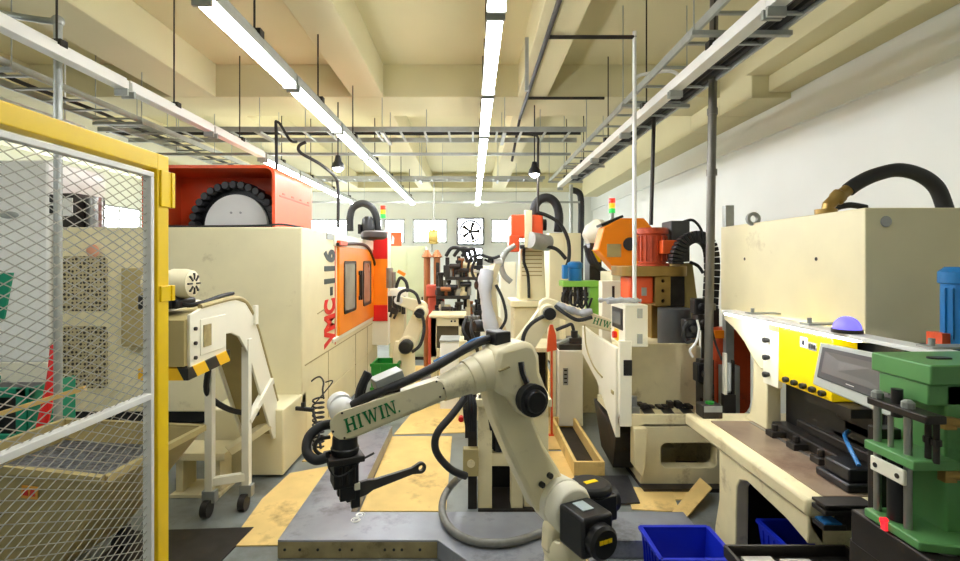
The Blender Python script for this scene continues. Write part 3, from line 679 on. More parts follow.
cardb([fl(228, 547), fl(279, 546), fl(333, 466), fl(290, 474), fl(262, 500)], 'long cardboard strip between the cream machine and the steel plate, near piece')
cardb([fl(302, 462), fl(339, 460), fl(392, 392), fl(372, 391)], 'long cardboard strip along the cream machine, far piece')
cardb([fl(360, 512), fl(446, 512), fl(452, 437), fl(392, 437)], 'big cardboard sheet inside the steel plate, below the wrench')
cardb([fl(394, 435), fl(466, 433), fl(464, 404), fl(420, 404)], 'cardboard sheet behind the ivory robot arm, before the second big sheet')
cardb([fl(540, 511), fl(612, 506), fl(585, 452), fl(545, 452)], 'cardboard sheet between the front robot and the wooden tray', .001)
cardb([fl(546, 450), fl(582, 450), fl(566, 405), fl(542, 405)], 'cardboard sheet beside the narrow cream cabinet')
cardb([fl(632, 510), fl(680, 513), fl(672, 492), fl(626, 488)], 'brown cardboard piece on the floor behind the steel plate right end', .001)
cardb([fl(606, 486), fl(700, 492), fl(702, 499), fl(630, 503)], 'brown cardboard strip at the foot of the grinding machine', .0)
cardb([fl(540, 400), fl(560, 400), fl(545, 360), fl(528, 360)], 'far cardboard sheet in the aisle behind the second robot')
cardb([fl(420, 400), fl(470, 400), fl(465, 368), fl(436, 368)], 'far cardboard sheet in front of the cream bench')
cardb([fl(392, 388), fl(416, 388), fl(430, 366), fl(412, 366)], 'small far cardboard sheet by the green crate')
b = B(); q = [fl(672, 516), fl(686, 521), fl(712, 502), fl(700, 492)]; b.hexa([(q[0][0], q[0][1], .02), (q[1][0], q[1][1], .012), (q[2][0], q[2][1], .10), (q[3][0], q[3][1], .11)], [(q[0][0], q[0][1], .03), (q[1][0], q[1][1], .022), (q[2][0], q[2][1], .11), (q[3][0], q[3][1], .12)])
single(b, 'cardboard_sheet', card, 'tilted cardboard flap propped up beside the bench leg', 'cardboard', group='cardboard sheets on the floor')

# ================================================================ FRONT ROBOT
P0 = Vector((.43, 2.75, .624)); dv = Vector((-.9, -.436, 0)).normalized(); nv = Vector((.436, -.9, 0)).normalized()
RM = Matrix(((dv.x, nv.x, 0, P0.x), (dv.y, nv.y, 0, P0.y), (0, 0, 1, 0), (0, 0, 0, 1)))     # local s, t, z(world)
def PL(px, py, t=0.0):
    """where the line of sight meets the arm's plane, as s, t, z"""
    k = (px-CX)/F; A = P0+nv*t
    s = (A.x-k*A.y)/(k*dv.y-dv.x); Y = A.y+s*dv.y
    return Vector((s, t, H-(py-CY)*Y/F))
def PL2(px, py, t=0.0): v = PL(px, py, t); return (v.x, v.z)
def RB(): return B(RM)
rob = thing('industrial_robot', 'large ivory robot arm with green lettering in the foreground holding a wrench', 'robot', (P0.x+.06, P0.y-.14, PZ))
# base and turret (local)
c0 = Vector((0, .14, 0))
b = RB(); b.rings([((-.02, .12, PZ+.03), .17), ((-.02, .12, PZ+.06), .17), ((-.02, .12, PZ+.08), .125), ((-.02, .12, .36), .115)], 28); part(b, 'base', robotc, rob, .006)
b = RB(); b.box(-.2, -.02, PZ, .2, .34, PZ+.03); part(b, 'base_flange', dark, rob, .01)
b = RB(); b.rings([((-.02, .12, .36), .125), ((-.02, .12, .42), .125), ((-.02, .12, .46), .11)], 28); part(b, 'turret', robotc, rob, .008)
b = RB(); b.prism([(-.15, .38), (.11, .38), (.10, .52), (.05, .56), (-.09, .56), (-.14, .52)], 'y', .06, .15); part(b, 'shoulder_bracket', robotc, rob, .02)
# shoulder barrel
zc = P0.z-.03
b = RB(); b.rings([((-.03, -.06, zc), .115), ((-.03, -.04, zc), .125), ((-.03, .085, zc), .134), ((-.03, .09, zc), .134)], 30); part(b, 'shoulder_barrel', creamw, rob, .01)
b = RB(); b.rings([((-.03, .092, zc), .130), ((-.03, .15, zc), .130), ((-.03, .18, zc), .112)], 30); part(b, 'shoulder_ring', creamw, rob, .006)
# motors
b = RB(); b.box(-.12, .175, zc-.13, .07, .37, zc+.065); o = part(b, 'shoulder_motor', black, rob, .016)
b = RB(); b.rings([((-.025, .37, zc-.045), .083), ((-.025, .41, zc-.045), .083), ((-.025, .425, zc-.045), .068)], 24); part(b, 'end_cap', black, o)
b = RB(); b.box(-.055, .21, zc+.064, .01, .30, zc+.069); part(b, 'sticker', mat('silver_sticker', (190, 206, 210), .4), o)
b = RB()
for k in range(3): b.box(-.06+k*.026, .424, zc-.04, -.038+k*.026, .428, zc-.02)
part(b, 'yellow_mark', yellow, o)
b = RB(); b.box(-.31, -.02, zc-.10, -.115, .19, zc+.04); b.rings([((-.21, .085, zc+.04), .115), ((-.21, .085, zc+.07), .115), ((-.21, .085, zc+.085), .10)], 28); o = part(b, 'turning_motor', black, rob, .012)
b = RB(); b.box(-.25, .07, zc+.084, -.17, .10, zc+.088); part(b, 'yellow_mark', yellow, o)
b = RB(); b.cyl((-.31, .085, zc-.03), (-.36, .085, zc-.03), .075); part(b, 'end_cap', black, o)
b = RB(); b.box(-.26, .02, .42, -.06, .16, zc-.10); b.box(-.3, .05, .36, -.2, .14, .46); part(b, 'motor_bracket', robotc, rob, .012)
# upper arm
E = PL2(513, 388); 
armo = [PL2(531, 506), PL2(524, 490), PL2(507, 455), PL2(492, 420), PL2(484, 392), PL2(490, 378), PL2(505, 368), PL2(522, 376), PL2(531, 395), PL2(530, 418), PL2(540, 442), PL2(556, 468), PL2(566, 488), PL2(562, 508), PL2(546, 518)]
b = RB(); b.prism(armo[::-1], 'y', -.075, .045); part(b, 'upper_arm', robotc, rob, .022)
for px, py in ((541, 484), (549, 475)): v = PL(px, py, .045); b = RB(); b.cyl(v, v+Vector((0, .02, 0)), .016, n=12); part(b, 'bolt', black, rob)
# elbow housing
ho = [PL2(489, 346), PL2(515, 339), PL2(524, 341), PL2(529, 352), PL2(530, 368), PL2(536, 384), PL2(540, 400), PL2(534, 412), PL2(520, 414), PL2(509, 408), PL2(500, 394), PL2(490, 390), PL2(484, 370)]
b = RB(); b.prism(ho, 'y', -.09, .11); part(b, 'elbow_housing', robotc, rob, .028)
v = PL(528, 398, .11)
b = RB(); b.rings([((v.x, .11, v.z), .078), ((v.x, .15, v.z), .078), ((v.x, .165, v.z), .06), ((v.x, .20, v.z), .055)], 24); o = part(b, 'elbow_motor', black, rob, .006)
b = RB(); b.frame(ring2(v.x, v.z, .082, 24), ring2(v.x, v.z, .06, 24), 'y', .145, .172); part(b, 'motor_ring', rubber, o)
b = RB(); b.tube([PL(521, 362, .112), PL(523, 373, .125), PL(527, 383, .135)], .016, 8); part(b, 'motor_plug', black, o)
v = PL(504, 369, .112); b = RB(); b.bar(v-Vector((.03, 0, -.008)), v+Vector((.03, 0, -.008)), .006, .02, up=(0, 1, 0)); part(b, 'name_plate', khaki, rob)
# forearm
a0, a1, a2 = PL(488, 369, 0), PL(467, 378, 0), PL(441, 389, 0)
b = RB(); b.rings([(a0+Vector((-.03, 0, .01)), .100), (a0, .102), (a0+(a1-a0)*.5, .100), (a0+(a1-a0)*.55, .094), (a1, .090)], 28); part(b, 'forearm_joint', robotc, rob, .004)
b = RB(); b.rings([(a1, .082), (a1+(a2-a1)*.35, .074), (a2, .062)], 28); part(b, 'forearm', robotc, rob)
wv_, w0 = PL(345, 425), PL(441, 388)
b = RB(); b.prism(capsule2((w0.x, w0.z), (wv_.x, wv_.z), .052, .060), 'y', -.055, .045); part(b, 'forearm_link', robotc, rob, .012)
T = .052
p1, q1 = PL(345, 425, T), PL(436, 390, T)
cp = capsule2((p1.x, p1.z), (q1.x, q1.z), .064, .046, 12)
b = RB(); b.prism(cp, 'y', .046, T); o = part(b, 'cover_plate', robotc, rob, .002)
for i in (1, 5, 11, 13, 18, 22):
    u, z = cp[i]; cu_, cz_ = ((p1.x, p1.z) if i < 12 else (q1.x, q1.z)); u += (cu_-u)*.12; z += (cz_-z)*.12
    s = RB(); s.cyl((u, T, z), (u, T+.004, z), .005, n=8); part(s, 'screw', dark, o)
# serif lettering on the cover plate
def strokes(ch):
    R = lambda x0, y0, x1, y1: [(x0, y0), (x1, y0), (x1, y1), (x0, y1)]
    sf = lambda x, y: R(x-.07, y, x+.25, y+.08)
    if ch == 'H': return .86, [R(.08, 0, .26, 1), R(.60, 0, .78, 1), R(.2, .45, .65, .56), R(0, 0, .34, .08), R(0, .92, .34, 1), R(.52, 0, .86, .08), R(.52, .92, .86, 1)]
    if ch == 'I': return .36, [R(.09, 0, .27, 1), R(0, 0, .36, .08), R(0, .92, .36, 1)]
    if ch == 'W': return 1.22, [[(.06, 1), (.26, 1), (.46, 0), (.36, 0)], [(.36, 0), (.46, 0), (.66, .95), (.60, 1)], [(.50, 1), (.70, 1), (.90, 0), (.80, 0)], [(.80, 0), (.90, 0), (1.14, 1), (1.06, 1)], R(-.02, .92, .36, 1), R(.94, .92, 1.22, 1)]
    if ch == 'N': return .90, [R(.08, 0, .17, 1), R(.70, 0, .79, 1), [(.08, 1), (.26, 1), (.79, 0), (.66, 0)], R(0, 0, .28, .08), R(0, .92, .2, 1), R(.58, .92, .90, 1)]
    if ch == '.': return .16, [R(0, 0, .13, .13)]
def lettering(word, org, ux, uy, un, size, bb):
    x = 0
    for ch in word:
        wd, sh = strokes(ch)
        for k, q in enumerate(sh):
            th = .0020+.0003*k
            A = [org+ux*(x+u)*size+uy*v_*size for u, v_ in q]
            bb.hexa(A, [p+un*th for p in A])
        x += wd+.12
    return x*size
tot = sum(strokes(c)[0]+.12 for c in 'HIWIN.')
L0, L1 = PL(347, 433, T+.0005), PL(402, 411, T+.0005)
b = RB(); ux = (L1-L0); sz = ux.length/tot; ux = ux.normalized(); uy = Vector((0, 1, 0)).cross(ux); uy = -uy if uy.z < 0 else uy
lettering('HIWIN.', L0, ux, uy*1.12, Vector((0, 1, 0)), sz, b); part(b, 'green_lettering', textg, o, smooth=False)
# wrist and hand
v = PL(344, 410, -.0)
b = RB(); b.ball((v.x-.0, -.05, v.z-.012), .06); b.cyl((v.x, -.11, v.z), (v.x, -.05, v.z), .058); part(b, 'wrist_cap', white, rob)
g = PL(345, 445); gx = g.x
def gz(py): return H-(py-CY)*(P0.y+gx*dv.y)/F
gr = RB(); gr.rings([((gx, 0, gz(436)), .055), ((gx, 0, gz(446)), .058), ((gx, 0, gz(447)), .064), ((gx, 0, gz(453)), .06)], 24); part(gr, 'wrist_flange', black, rob)
gr = RB(); gr.box(gx-.075, -.07, gz(459), gx+.085, .07, gz(453)); o = part(gr, 'gripper', dark, rob, .004)
gr = RB(); gr.box(gx-.052, -.05, gz(484), gx+.058, .05, gz(459)); part(gr, 'gripper_body', black, o, .006)
gr = RB(); 
for k in range(3): gr.cyl((gx-.03+k*.03, .05, gz(480)), (gx-.03+k*.03, .05, gz(462)), .008, n=8)
part(gr, 'guide_pins', dark, o)
gr = RB(); gr.box(gx-.04, -.045, gz(497), gx+.03, -.012, gz(484)); gr.box(gx-.05, -.04, gz(505), gx-.01, -.014, gz(490)); part(gr, 'finger', black, o, .004)
gr = RB(); gr.box(gx-.04, .018, gz(497), gx+.03, .045, gz(484)); gr.box(gx-.06, .018, gz(506), gx-.02, .043, gz(488)); part(gr, 'finger', black, o, .004)
gr = RB(); q = PL(357, 486, .05); gr.box(q.x-.012, .045, q.z-.014, q.x+.012, .06, q.z+.014); part(gr, 'pad', creamw, o)
b = RB(); b.tube([PL(338, 424, -.10), PL(322, 426, -.10), PL(309, 437, -.08), PL(307, 452, -.04), PL(316, 460, .0), PL(328, 457, .03)], .022, 10, 8); part(b, 'wrist_hose', rubber, rob)
b = RB(); b.tube([PL(330, 437, -.09), PL(318, 440, -.08), PL(315, 449, -.05), PL(322, 455, -.02), PL(331, 452, 0)], .009, 8, 8)
b.tube([PL(327, 458, .05), PL(330, 470, .06), PL(338, 477, .07), PL(352, 470, .06), PL(360, 461, .05), PL(374, 453, .04)], .005, 6, 8); part(b, 'thin_hose', rubber, rob)
b = RB(); b.tube([PL(352, 406, -.02), PL(366, 398, .0), PL(385, 390, .0), PL(415, 377, .0), PL(440, 364, -.01), PL(462, 351, -.03), PL(480, 342, -.04), PL(494, 337, -.05)], .022, 10, 8); part(b, 'dress_pack_hose', rubber, rob)
b = RB(); b.tube([PL(358, 405, -.03), PL(360, 390, -.03), PL(366, 376, -.03), PL(368, 372, -.03)], .02, 8, 6); b.tube([PL(360, 405, -.05), PL(364, 385, -.06), PL(370, 374, -.06)], .016, 8, 6); part(b, 'loose_hose', rubber, rob)
for k in range(4):
    b = RB(); b.tube([PL(434, 362, -.06-.012*k), PL(455, 352, -.06-.012*k), PL(474, 340+k, -.05-.012*k), PL(494, 336+k*1.5, -.04-.012*k)], .009, 8, 6); part(b, 'blue_air_line', hblue, rob)
b = RB(); v = PL(499, 339, -.03); b.box(v.x-.04, -.09, v.z-.03, v.x+.05, .03, v.z+.045); part(b, 'hose_clamp', black, rob, .008)
v0 = PL(387, 379, -.05); b = RB(); b.bar(PL(374, 385, -.05), PL(401, 373, -.05), .10, .055); part(b, 'valve_box', galv, rob, .004)
b = RB(); b.box(v0.x-.05, -.1, v0.z-.055, v0.x+.05, -.0, v0.z-.03); part(b, 'valve_bracket', dark, rob)
# the wrench
A, Bq = PL(355, 492, .03), PL(420.5, 467.5, .03)
u = (Bq-A).normalized(); vv = Vector((-u.z, 0, u.x)); vv = vv if vv.z > 0 else -vv
def wl(x, y): p = A+u*x+vv*y; return (p.x, p.z)
Lw = (Bq-A).length
out = [wl(-.005, -.03), wl(.05, -.028), wl(.08, -.018), wl(Lw-.045, -.015), wl(Lw-.025, -.02)]+[(Bq.x+u.x*.027*math.cos(a)+vv.x*.027*math.sin(a), Bq.z+u.z*.027*math.cos(a)+vv.z*.027*math.sin(a)) for a in [-2.0+4.0*k/14 for k in range(15)]]+[wl(Lw-.025, .02), wl(Lw-.045, .016), wl(.10, .026), wl(.06, .036), wl(.0, .040)]
b = RB(); b.prism(out, 'y', .020, .040); o = single(b, 'adjustable_wrench', mat('forged_grey', (74, 72, 68), .45, .2, .2, 10), 'dark forged wrench blank with round eye held in the robot gripper', 'wrench', .003)
md = o.modifiers.new('eye', 'BOOLEAN'); 
cb = RB(); cb.cyl((Bq.x, -.05, Bq.z), (Bq.x, .12, Bq.z), .013, n=20)
# cut the eye through the wrench in mesh form
cm = _mesh('eye_cutter', cb, dark, Vector(), 0, False)
md.object = cm; md.operation = 'DIFFERENCE'; md.solver = 'EXACT'
bpy.context.view_layer.update()
dg = bpy.context.evaluated_depsgraph_get(); me = bpy.data.meshes.new_from_object(o.evaluated_get(dg))
o.modifiers.clear(); o.data = me; bpy.data.objects.remove(cm)
# flexible conduit to the robot
b = B(); b.tube([P(465, 398, 3.5), P(452, 415, 3.45), P(438, 432, 3.4), P(435, 446, 3.4), P(440, 458, 3.42), P(452, 470, 3.45), P(466, 476, 3.5)], .026, 10, 8)
single(b, 'flexible_conduit', rubber, 'grey-black flexible conduit looping down the pedestal left side', 'conduit')
b = B(); z = PZ+.03
def fz(px, py, z): Y = (H-z)*F/(py-CY); return (X_(px, Y), Y, z)
b.tube([fz(460, 476, .35), fz(450, 487, .2), fz(443, 500, .16), fz(443, 515, z), fz(452, 530, z), fz(470, 540, z), fz(492, 543, z), fz(515, 541, z), fz(540, 533, z), fz(553, 527, .2)], .026, 10, 8)
single(b, 'flexible_conduit', mat('conduit_grey', (128, 128, 122), .5, .1, .2, 20), 'thick grey conduit curving over the steel plate to the robot base', 'conduit')
# ================================================================ PEDESTAL BEHIND THE ROBOT
t = thing('machine_pedestal', 'cream steel pedestal frame standing behind the front robot elbow', 'pedestal', (.31, 3.85, 0))
Y = 3.78; x0, x1 = X_(478, Y), X_(549, Y)
for xa, xb in ((x0, X_(492, Y)), (X_(511, Y), X_(523, Y))):
    b = B(); b.box(xa, Y, .03, xb, Y+.12, .86); part(b, 'column', creamd, t, .004)
b = B(); b.box(X_(524, Y), Y+.02, .03, x1, Y+.45, .80); part(b, 'side_cabinet', creamd, t, .006)
b = B(); b.box(x0, Y+.02, .34, X_(523, Y), Y+.1, .44); part(b, 'cross_member', creamd, t, .004)
b = B(); b.box(x0-.02, Y-.02, .80, x1+.02, Y+.5, .86); part(b, 'top_plate', creamd, t, .006)
b = B(); b.box(x0, Y-.02, 0, x1, Y+.5, .03); part(b, 'foot_plate', dark, t)
b = B(); b.box(x0+.02, Y+.36, .03, x1-.02, Y+.44, .8); part(b, 'back_panel', black, t)
b = B(); b.box(X_(463, Y), Y-.03, Z_(475, Y), X_(478.5, Y), Y+.04, Z_(448, Y)); o = part(b, 'switch_box', khaki, t, .006)
b = B(); b.cyl((X_(471, Y), Y-.035, Z_(462, Y)), (X_(471, Y), Y-.03, Z_(462, Y)), .03); part(b, 'switch_disc', creamd, o)
b = B(); b.cyl((X_(499, Y), Y+.05, .45), (X_(499, Y), Y+.05, .68), .04); b.rings([((X_(495, Y), Y+.03, .62), .05), ((X_(495, Y), Y+.03, .70), .06), ((X_(495, Y), Y+.03, .74), .03)]); part(b, 'filter_bowl', black, t)
b = B(); b.box(X_(468, Y), Y+.05, .0, X_(477, Y), Y+.16, .86); b.box(X_(465, Y), Y+.03, .55, X_(476, Y), Y+.05, .95); part(b, 'valve_column', dark, t)
b = B()
for k in range(5): b.tube([(X_(466+2*k, Y), Y+.0, .95-.02*k), (X_(464+3*k, Y), Y-.05, .8), (X_(467+2*k, Y), Y-.02, .62)], .009, 6)
part(b, 'air_lines', rubber, t)
b = B(); b.cyl((X_(461, Y), Y, .7), (X_(461, Y), Y+.05, .7), .02); part(b, 'red_button', red, t)
b = B(); b.box(X_(506, Y), Y+.0, .88, X_(520, Y), Y+.1, .93); b.tube([P(505, 400, Y), P(508, 392, Y), P(520, 394, Y)], .02, 8); part(b, 'top_bracket', copper, t)

b = B(); q = [fl(578, 508), fl(640, 505), fl(628, 478), fl(574, 478)]; b.prism(q, 'z', .010, .022); single(b, 'rubber_sheet', mat('black_sheet', (58, 58, 60), .35, 0, .3, 6, bump=.5), 'black rubber sheet on the floor behind the robot motors', 'sheet')
# ================================================================ RIGHT: PRESS BENCH MACHINE
wx = 1.64; WZ = .73
t = thing('press_bench_machine', 'cream cast bench machine with oily worktop and big box housing at the right wall', 'machine tool', (2.4, 3.0, 0))
yn, yf = 2.45, 3.86
b = B(); b.box(wx, yn, WZ-.09, 2.75, yf, WZ); part(b, 'worktop', creamd, t, .02)
b = B(); b.box(wx+.10, yn+.03, WZ, 2.72, yf-.22, WZ+.006); part(b, 'oily_surface', oily, t)
for x in (wx+.36, wx+.62):
    b = B(); b.box(x, yn+.03, WZ+.006, x+.02, yf-.25, WZ+.010); part(b, 'table_slot', steel, t)
# side casting with arch
b = B()
legs = [(3.42, 0), (3.42, .08), (3.36, .30), (3.36, WZ-.09), (yn+.02, WZ-.09), (yn+.02, .50), (yn+.20, .54), (3.02, .57), (3.10, .54), (3.14, .48), (3.15, .1), (3.2, 0)]
b.prism(legs, 'x', wx+.02, wx+.10); part(b, 'side_casting', creamd, t, .008)
b = B(); b.prism([(1.66, WZ-.09), (1.67, .58), (1.74, .48), (1.80, .30), (1.83, .0), (2.6, 0), (2.6, WZ-.09)], 'y', yn+.02, yn+.10); part(b, 'end_casting', creamd, t, .008)
b = B(); b.box(2.66, yn+.05, 0, 2.75, 3.36, WZ-.09); b.box(wx+.1, 3.3, .0, 2.6, 3.36, WZ-.09); part(b, 'rear_wall', dark, t)
hx = 2.1; hz0, hz1 = 1.46, 2.185
b = B(); b.box(hx, 2.67, hz0, 3.42, 4.22, hz1); part(b, 'box_housing', cream, t, .006)
b = B(); b.box(2.62, 2.75, WZ, 3.3, 4.1, hz0); part(b, 'column', dark, t)
for px, py, Y in ((747, 259, 3.85), (813, 259, 3.05)):
    b = B(); c = Vector((hx-.002, Y, Z_(py, Y))); b.cyl(c, c+Vector((.01, 0, 0)), .012, n=10); part(b, 'screw_hole', dark, t)
c = P(886, 221.5, 2.67); b = B(); b.cyl(c+Vector((0, -.004, 0)), c+Vector((0, .02, 0)), .030, n=20); part(b, 'round_cap', steel, t, .003)
# arched bracket, knob plate
b = B(); arm = [(4.05, 1.49), (3.42, 1.49), (3.42, 1.16), (3.50, 1.14), (3.60, 1.20), (3.72, 1.30), (3.86, 1.38), (4.0, 1.43)]
b.prism(arm, 'x', 2.02, 2.14); part(b, 'arched_bracket', cream, t, .01)
b = B(); b.prism([(3.46, WZ), (3.76, WZ), (3.68, .78), (3.64, .90), (3.63, 1.2), (3.46, 1.2)], 'x', 2.04, 2.14); part(b, 'bracket_post', cream, t, .01)
b = B(); b.box(1.99, 3.25, 1.07, 2.02, 3.42, 1.43); o = part(b, 'knob_plate', creamw, t, .004)
for z in (1.14, 1.255, 1.37): b = B(); b.rings([((1.99, 3.35, z), .014), ((1.965, 3.35, z), .02), ((1.95, 3.35, z), .018)], 14); part(b, 'knob', black, o, .003)
b = B(); b.box(2.16, 2.5, .76, 2.6, 3.44, 1.455); part(b, 'recess_shade', black, t)  # black block stands in for the shade under the box housing
# dies on the table
b = B(); b.box(2.06, 2.5, WZ+.006, 2.5, 3.44, WZ+.07); b.box(2.14, 2.6, WZ+.07, 2.5, 3.3, WZ+.13); b.box(2.16, 2.66, WZ+.13, 2.4, 3.0, WZ+.17); part(b, 'die_block', dark, t, .01)
for k in range(4):
    y = 2.62+k*.22; b = B(); b.box(1.97, y, WZ+.006, 2.07, y+.08, WZ+.045); b.cyl((2.01, y+.04, WZ+.045), (2.01, y+.04, WZ+.085), .02, n=8); part(b, 'clamp', dark, t, .004)
b = B(); b.box(2.15, 2.62, .98, 2.4, 2.95, 1.12); b.box(2.16, 2.66, .93, 2.22, 2.9, .98); b.cyl((2.25, 2.7, WZ+.13), (2.25, 2.7, .98), .03); b.cyl((2.25, 2.9, WZ+.13), (2.25, 2.9, .98), .03); part(b, 'ram', dark, t, .005)
b = B(); b.box(1.88, 2.50, WZ+.006, 2.04, 2.74, WZ+.05); b.box(1.90, 2.52, WZ+.05, 2.02, 2.7, WZ+.12); part(b, 'front_die', black, t, .01)
b = B(); b.tube([(2.15, 2.85, WZ+.20), (2.05, 2.75, WZ+.21), (1.98, 2.62, WZ+.19), (1.95, 2.52, WZ+.14)], .011, 8); part(b, 'blue_hose', hblue, t)
# control strip: yellow box with buttons
t2 = thing('yellow_control_box', 'yellow control box with black knobs above the oily worktop', 'control box', (2.0, 2.85, 1.08))
b = B(); b.box(1.96, 2.72, 1.13, 2.1, 3.20, 1.48); part(b, 'box', yellow, t2, .006)
b = B(); b.box(1.955, 2.92, 1.39, 1.96, 2.98, 1.45); o = part(b, 'white_sticker', white, t2)
b = B(); b.box(1.953, 2.94, 1.405, 1.956, 2.96, 1.435); part(b, 'sticker_mark', black, o)
b = B(); b.box(1.955, 2.84, 1.385, 1.96, 2.91, 1.43); o = part(b, 'logo_sticker', screen, t2)
b = B()
for k in range(3): b.box(1.953, 2.847+k*.021, 1.395, 1.956, 2.861+k*.021, 1.42)
part(b, 'logo_letters', black, o)
for k in range(5): b = B(); y = 2.78+k*.08; b.rings([((1.96, y, 1.165), .014), ((1.945, y, 1.165), .019), ((1.93, y, 1.165), .016)], 12); part(b, 'knob', black, t2)
b = B(); b.box(1.97, 2.6, 1.08, 2.08, 2.95, 1.128); part(b, 'socket_strip', dark, t2)
# LED rail and dome
t2 = thing('led_work_light', 'long white light rail under the big cream housing', 'lamp', (1.9, 2.8, 1.47))
b = B(); b.bar((1.92, 3.74, 1.525), (1.92, 1.85, 1.525), .11, .022); part(b, 'rail', white, t2, .004)
b = B(); b.box(1.868, 2.45, 1.503, 1.91, 3.70, 1.513); part(b, 'diffuser', ledm, t2)
for y in (3.44, 2.86, 2.1): b = B(); b.box(1.9, y-.04, 1.536, 2.1, y+.04, 1.545); b.cyl((1.93, y, 1.545), (1.93, y, 1.575), .012, n=8); part(b, 'mounting_clip', galv, t2)
t2 = thing('beacon', 'violet dome beacon on the white light rail', 'lamp', (1.91, 2.54, 1.537))
c = Vector((1.905, 2.54, 1.537)); b = B(); b.rings([(c, .068), (c+Vector((0, 0, .018)), .068)], 24); part(b, 'base', dark, t2)
b = B(); b.ball(c+Vector((0, 0, .018)), .062, (1, 1, 1.05), 20, True); part(b, 'dome', violet, t2)
# touch screen
t2 = thing('touch_screen_panel', 'grey touch screen panel tilted beside the yellow box', 'screen', (1.75, 2.3, 1.1))
A = P(820, 342, 2.42); D_ = P(812, 384, 2.38); 
Bv = P(898, 357, 2.02); Cv = P(892, 418, 1.99)
n_ = (Bv-A).cross(D_-A).normalized(); n_ = n_ if n_.x < 0 else -n_
def face(u, v): return (A*(1-u)+Bv*u)*(1-v)+(D_*(1-u)+Cv*u)*v
def quad(u0, u1, v0, v1, o0, th, bb):
    q = [face(u0, v0), face(u1, v0), face(u1, v1), face(u0, v1)]; bb.hexa([p+n_*o0 for p in q], [p+n_*(o0+th) for p in q])
b = B(); quad(0, 1, 0, 1, -.06, .06, b); part(b, 'case', mat('case_grey', (206, 210, 200), .45, 0, .04), t2, .006)
b = B(); quad(.06, .98, .10, .80, 0, .006, b); part(b, 'bezel', mat('bezel_grey', (84, 84, 84), .4), t2, .003)
b = B(); quad(.12, .96, .19, .66, .006, .003, b); part(b, 'display', screen, t2)
b = B(); quad(.46, .56, .72, .735, .006, .002, b); part(b, 'maker_mark', white, t2)
b = B(); b.cyl(face(.5, .9)-n_*.06, (2.02, 2.3, 1.2), .03); part(b, 'bracket', dark, t2)
# orange-red round guard and level gauge behind the bench
t2 = thing('curved_guard', 'rust-orange rounded guard plate standing behind the bench worktop', 'guard', (2.2, 4.4, 0))
b = B(); Y = 4.35; b.prism(rrect(X_(717, Y), .55, X_(751, Y), Z_(330, Y), .12), 'y', Y, Y+.25); part(b, 'plate', rust, t2, .01)
b = B(); b.box(X_(717, Y)+.03, Y+.02, 0, X_(751, Y)-.03, Y+.22, .56); part(b, 'stand', dark, t2)
b = B(); b.box(X_(714, Y), Y-.02, Z_(338, Y), X_(733, Y), Y, Z_(330, Y)); part(b, 'orange_bracket', orange, t2)
t2 = thing('level_gauge', 'narrow glass level gauge in front of the rust-orange guard', 'gauge', (X_(728, 4.1), 4.1, 0))
b = B(); b.box(X_(723.5, 4.1), 4.08, Z_(394, 4.1), X_(726, 4.1), 4.12, Z_(353, 4.1)); part(b, 'gauge_rail', creamw, t2)
b = B(); b.box(X_(732, 4.1), 4.08, Z_(394, 4.1), X_(733.5, 4.1), 4.12, Z_(360, 4.1)); part(b, 'gauge_rail', dark, t2)
b = B(); b.cyl((X_(729, 4.1), 4.1, Z_(391, 4.1)), (X_(729, 4.1), 4.1, Z_(363, 4.1)), .018, n=12); part(b, 'glass_tube', mat('gauge_glass', (200, 205, 200), .2, .1, 0), t2)
b = B(); b.box(X_(723, 4.1), 4.07, 0, X_(734, 4.1), 4.13, Z_(394, 4.1)); part(b, 'gauge_stand', dark, t2)
t2 = thing('push_button_box', 'small grey box with green button on the worktop corner', 'switch', P(713, 416, 3.78))
Y = 3.7; z0 = WZ+.001; b = B(); b.box(X_(703, Y), Y, z0, X_(723, Y), Y+.12, z0+.10); part(b, 'box', dark, t2, .008)
b = B(); b.cyl((X_(713, Y), Y+.05, z0+.10), (X_(713, Y), Y+.05, z0+.115), .03); part(b, 'button', dgreen, t2)
b = B(); b.box(X_(704, Y), Y-.004, z0+.05, X_(722, Y), Y, z0+.095); part(b, 'light_band', galv, t2)
# top hose
t2 = thing('hydraulic_hose', 'thick black hydraulic hose with steel fitting arching over the big cream housing', 'hose', P(828, 210, 3.3))
Y = 3.05
b = B(); b.tube([P(848, 190, Y), P(858, 183, Y), P(875, 175, Y), P(898, 170, Y), P(920, 175, Y), P(936, 187, Y), P(944, 205, Y), P(946, 214, Y-.02)], .042, 14, 8); part(b, 'hose', rubber, t2)
b = B(); b.rings([(P(850, 188, Y), .036), (P(842, 194, Y), .036), (P(840, 195, Y), .046), (P(836, 199, Y), .046), (P(834, 200, Y), .036), (P(828, 206, Y), .036)], 12); b.cyl((P(827, 207, Y).x, Y, hz1), P(829, 204, Y), .035, n=12); b.cyl((P(826, 208, Y).x, Y, hz1), (P(826, 208, Y).x, Y, hz1+.03), .06, n=12); part(b, 'fitting', brass, t2)
b = B(); b.tube([P(835, 208, Y+.3), P(850, 205, Y+.3), P(866, 207.5, Y+.3)], .02, 8, 6)
single(b, 'cable', rubber, 'short black cable lying on top of the big cream housing', 'cable')
b = B(); b.box(X_(723, 4.35), 4.3, 1.0, X_(731, 4.35), 4.36, Z_(206, 4.35)); b.box(X_(723, 4.35)-.04, 4.28, 0, X_(731, 4.35)+.04, 4.38, 1.0); single(b, 'steel_post', galv, 'short grey steel post behind the big cream housing', 'post')
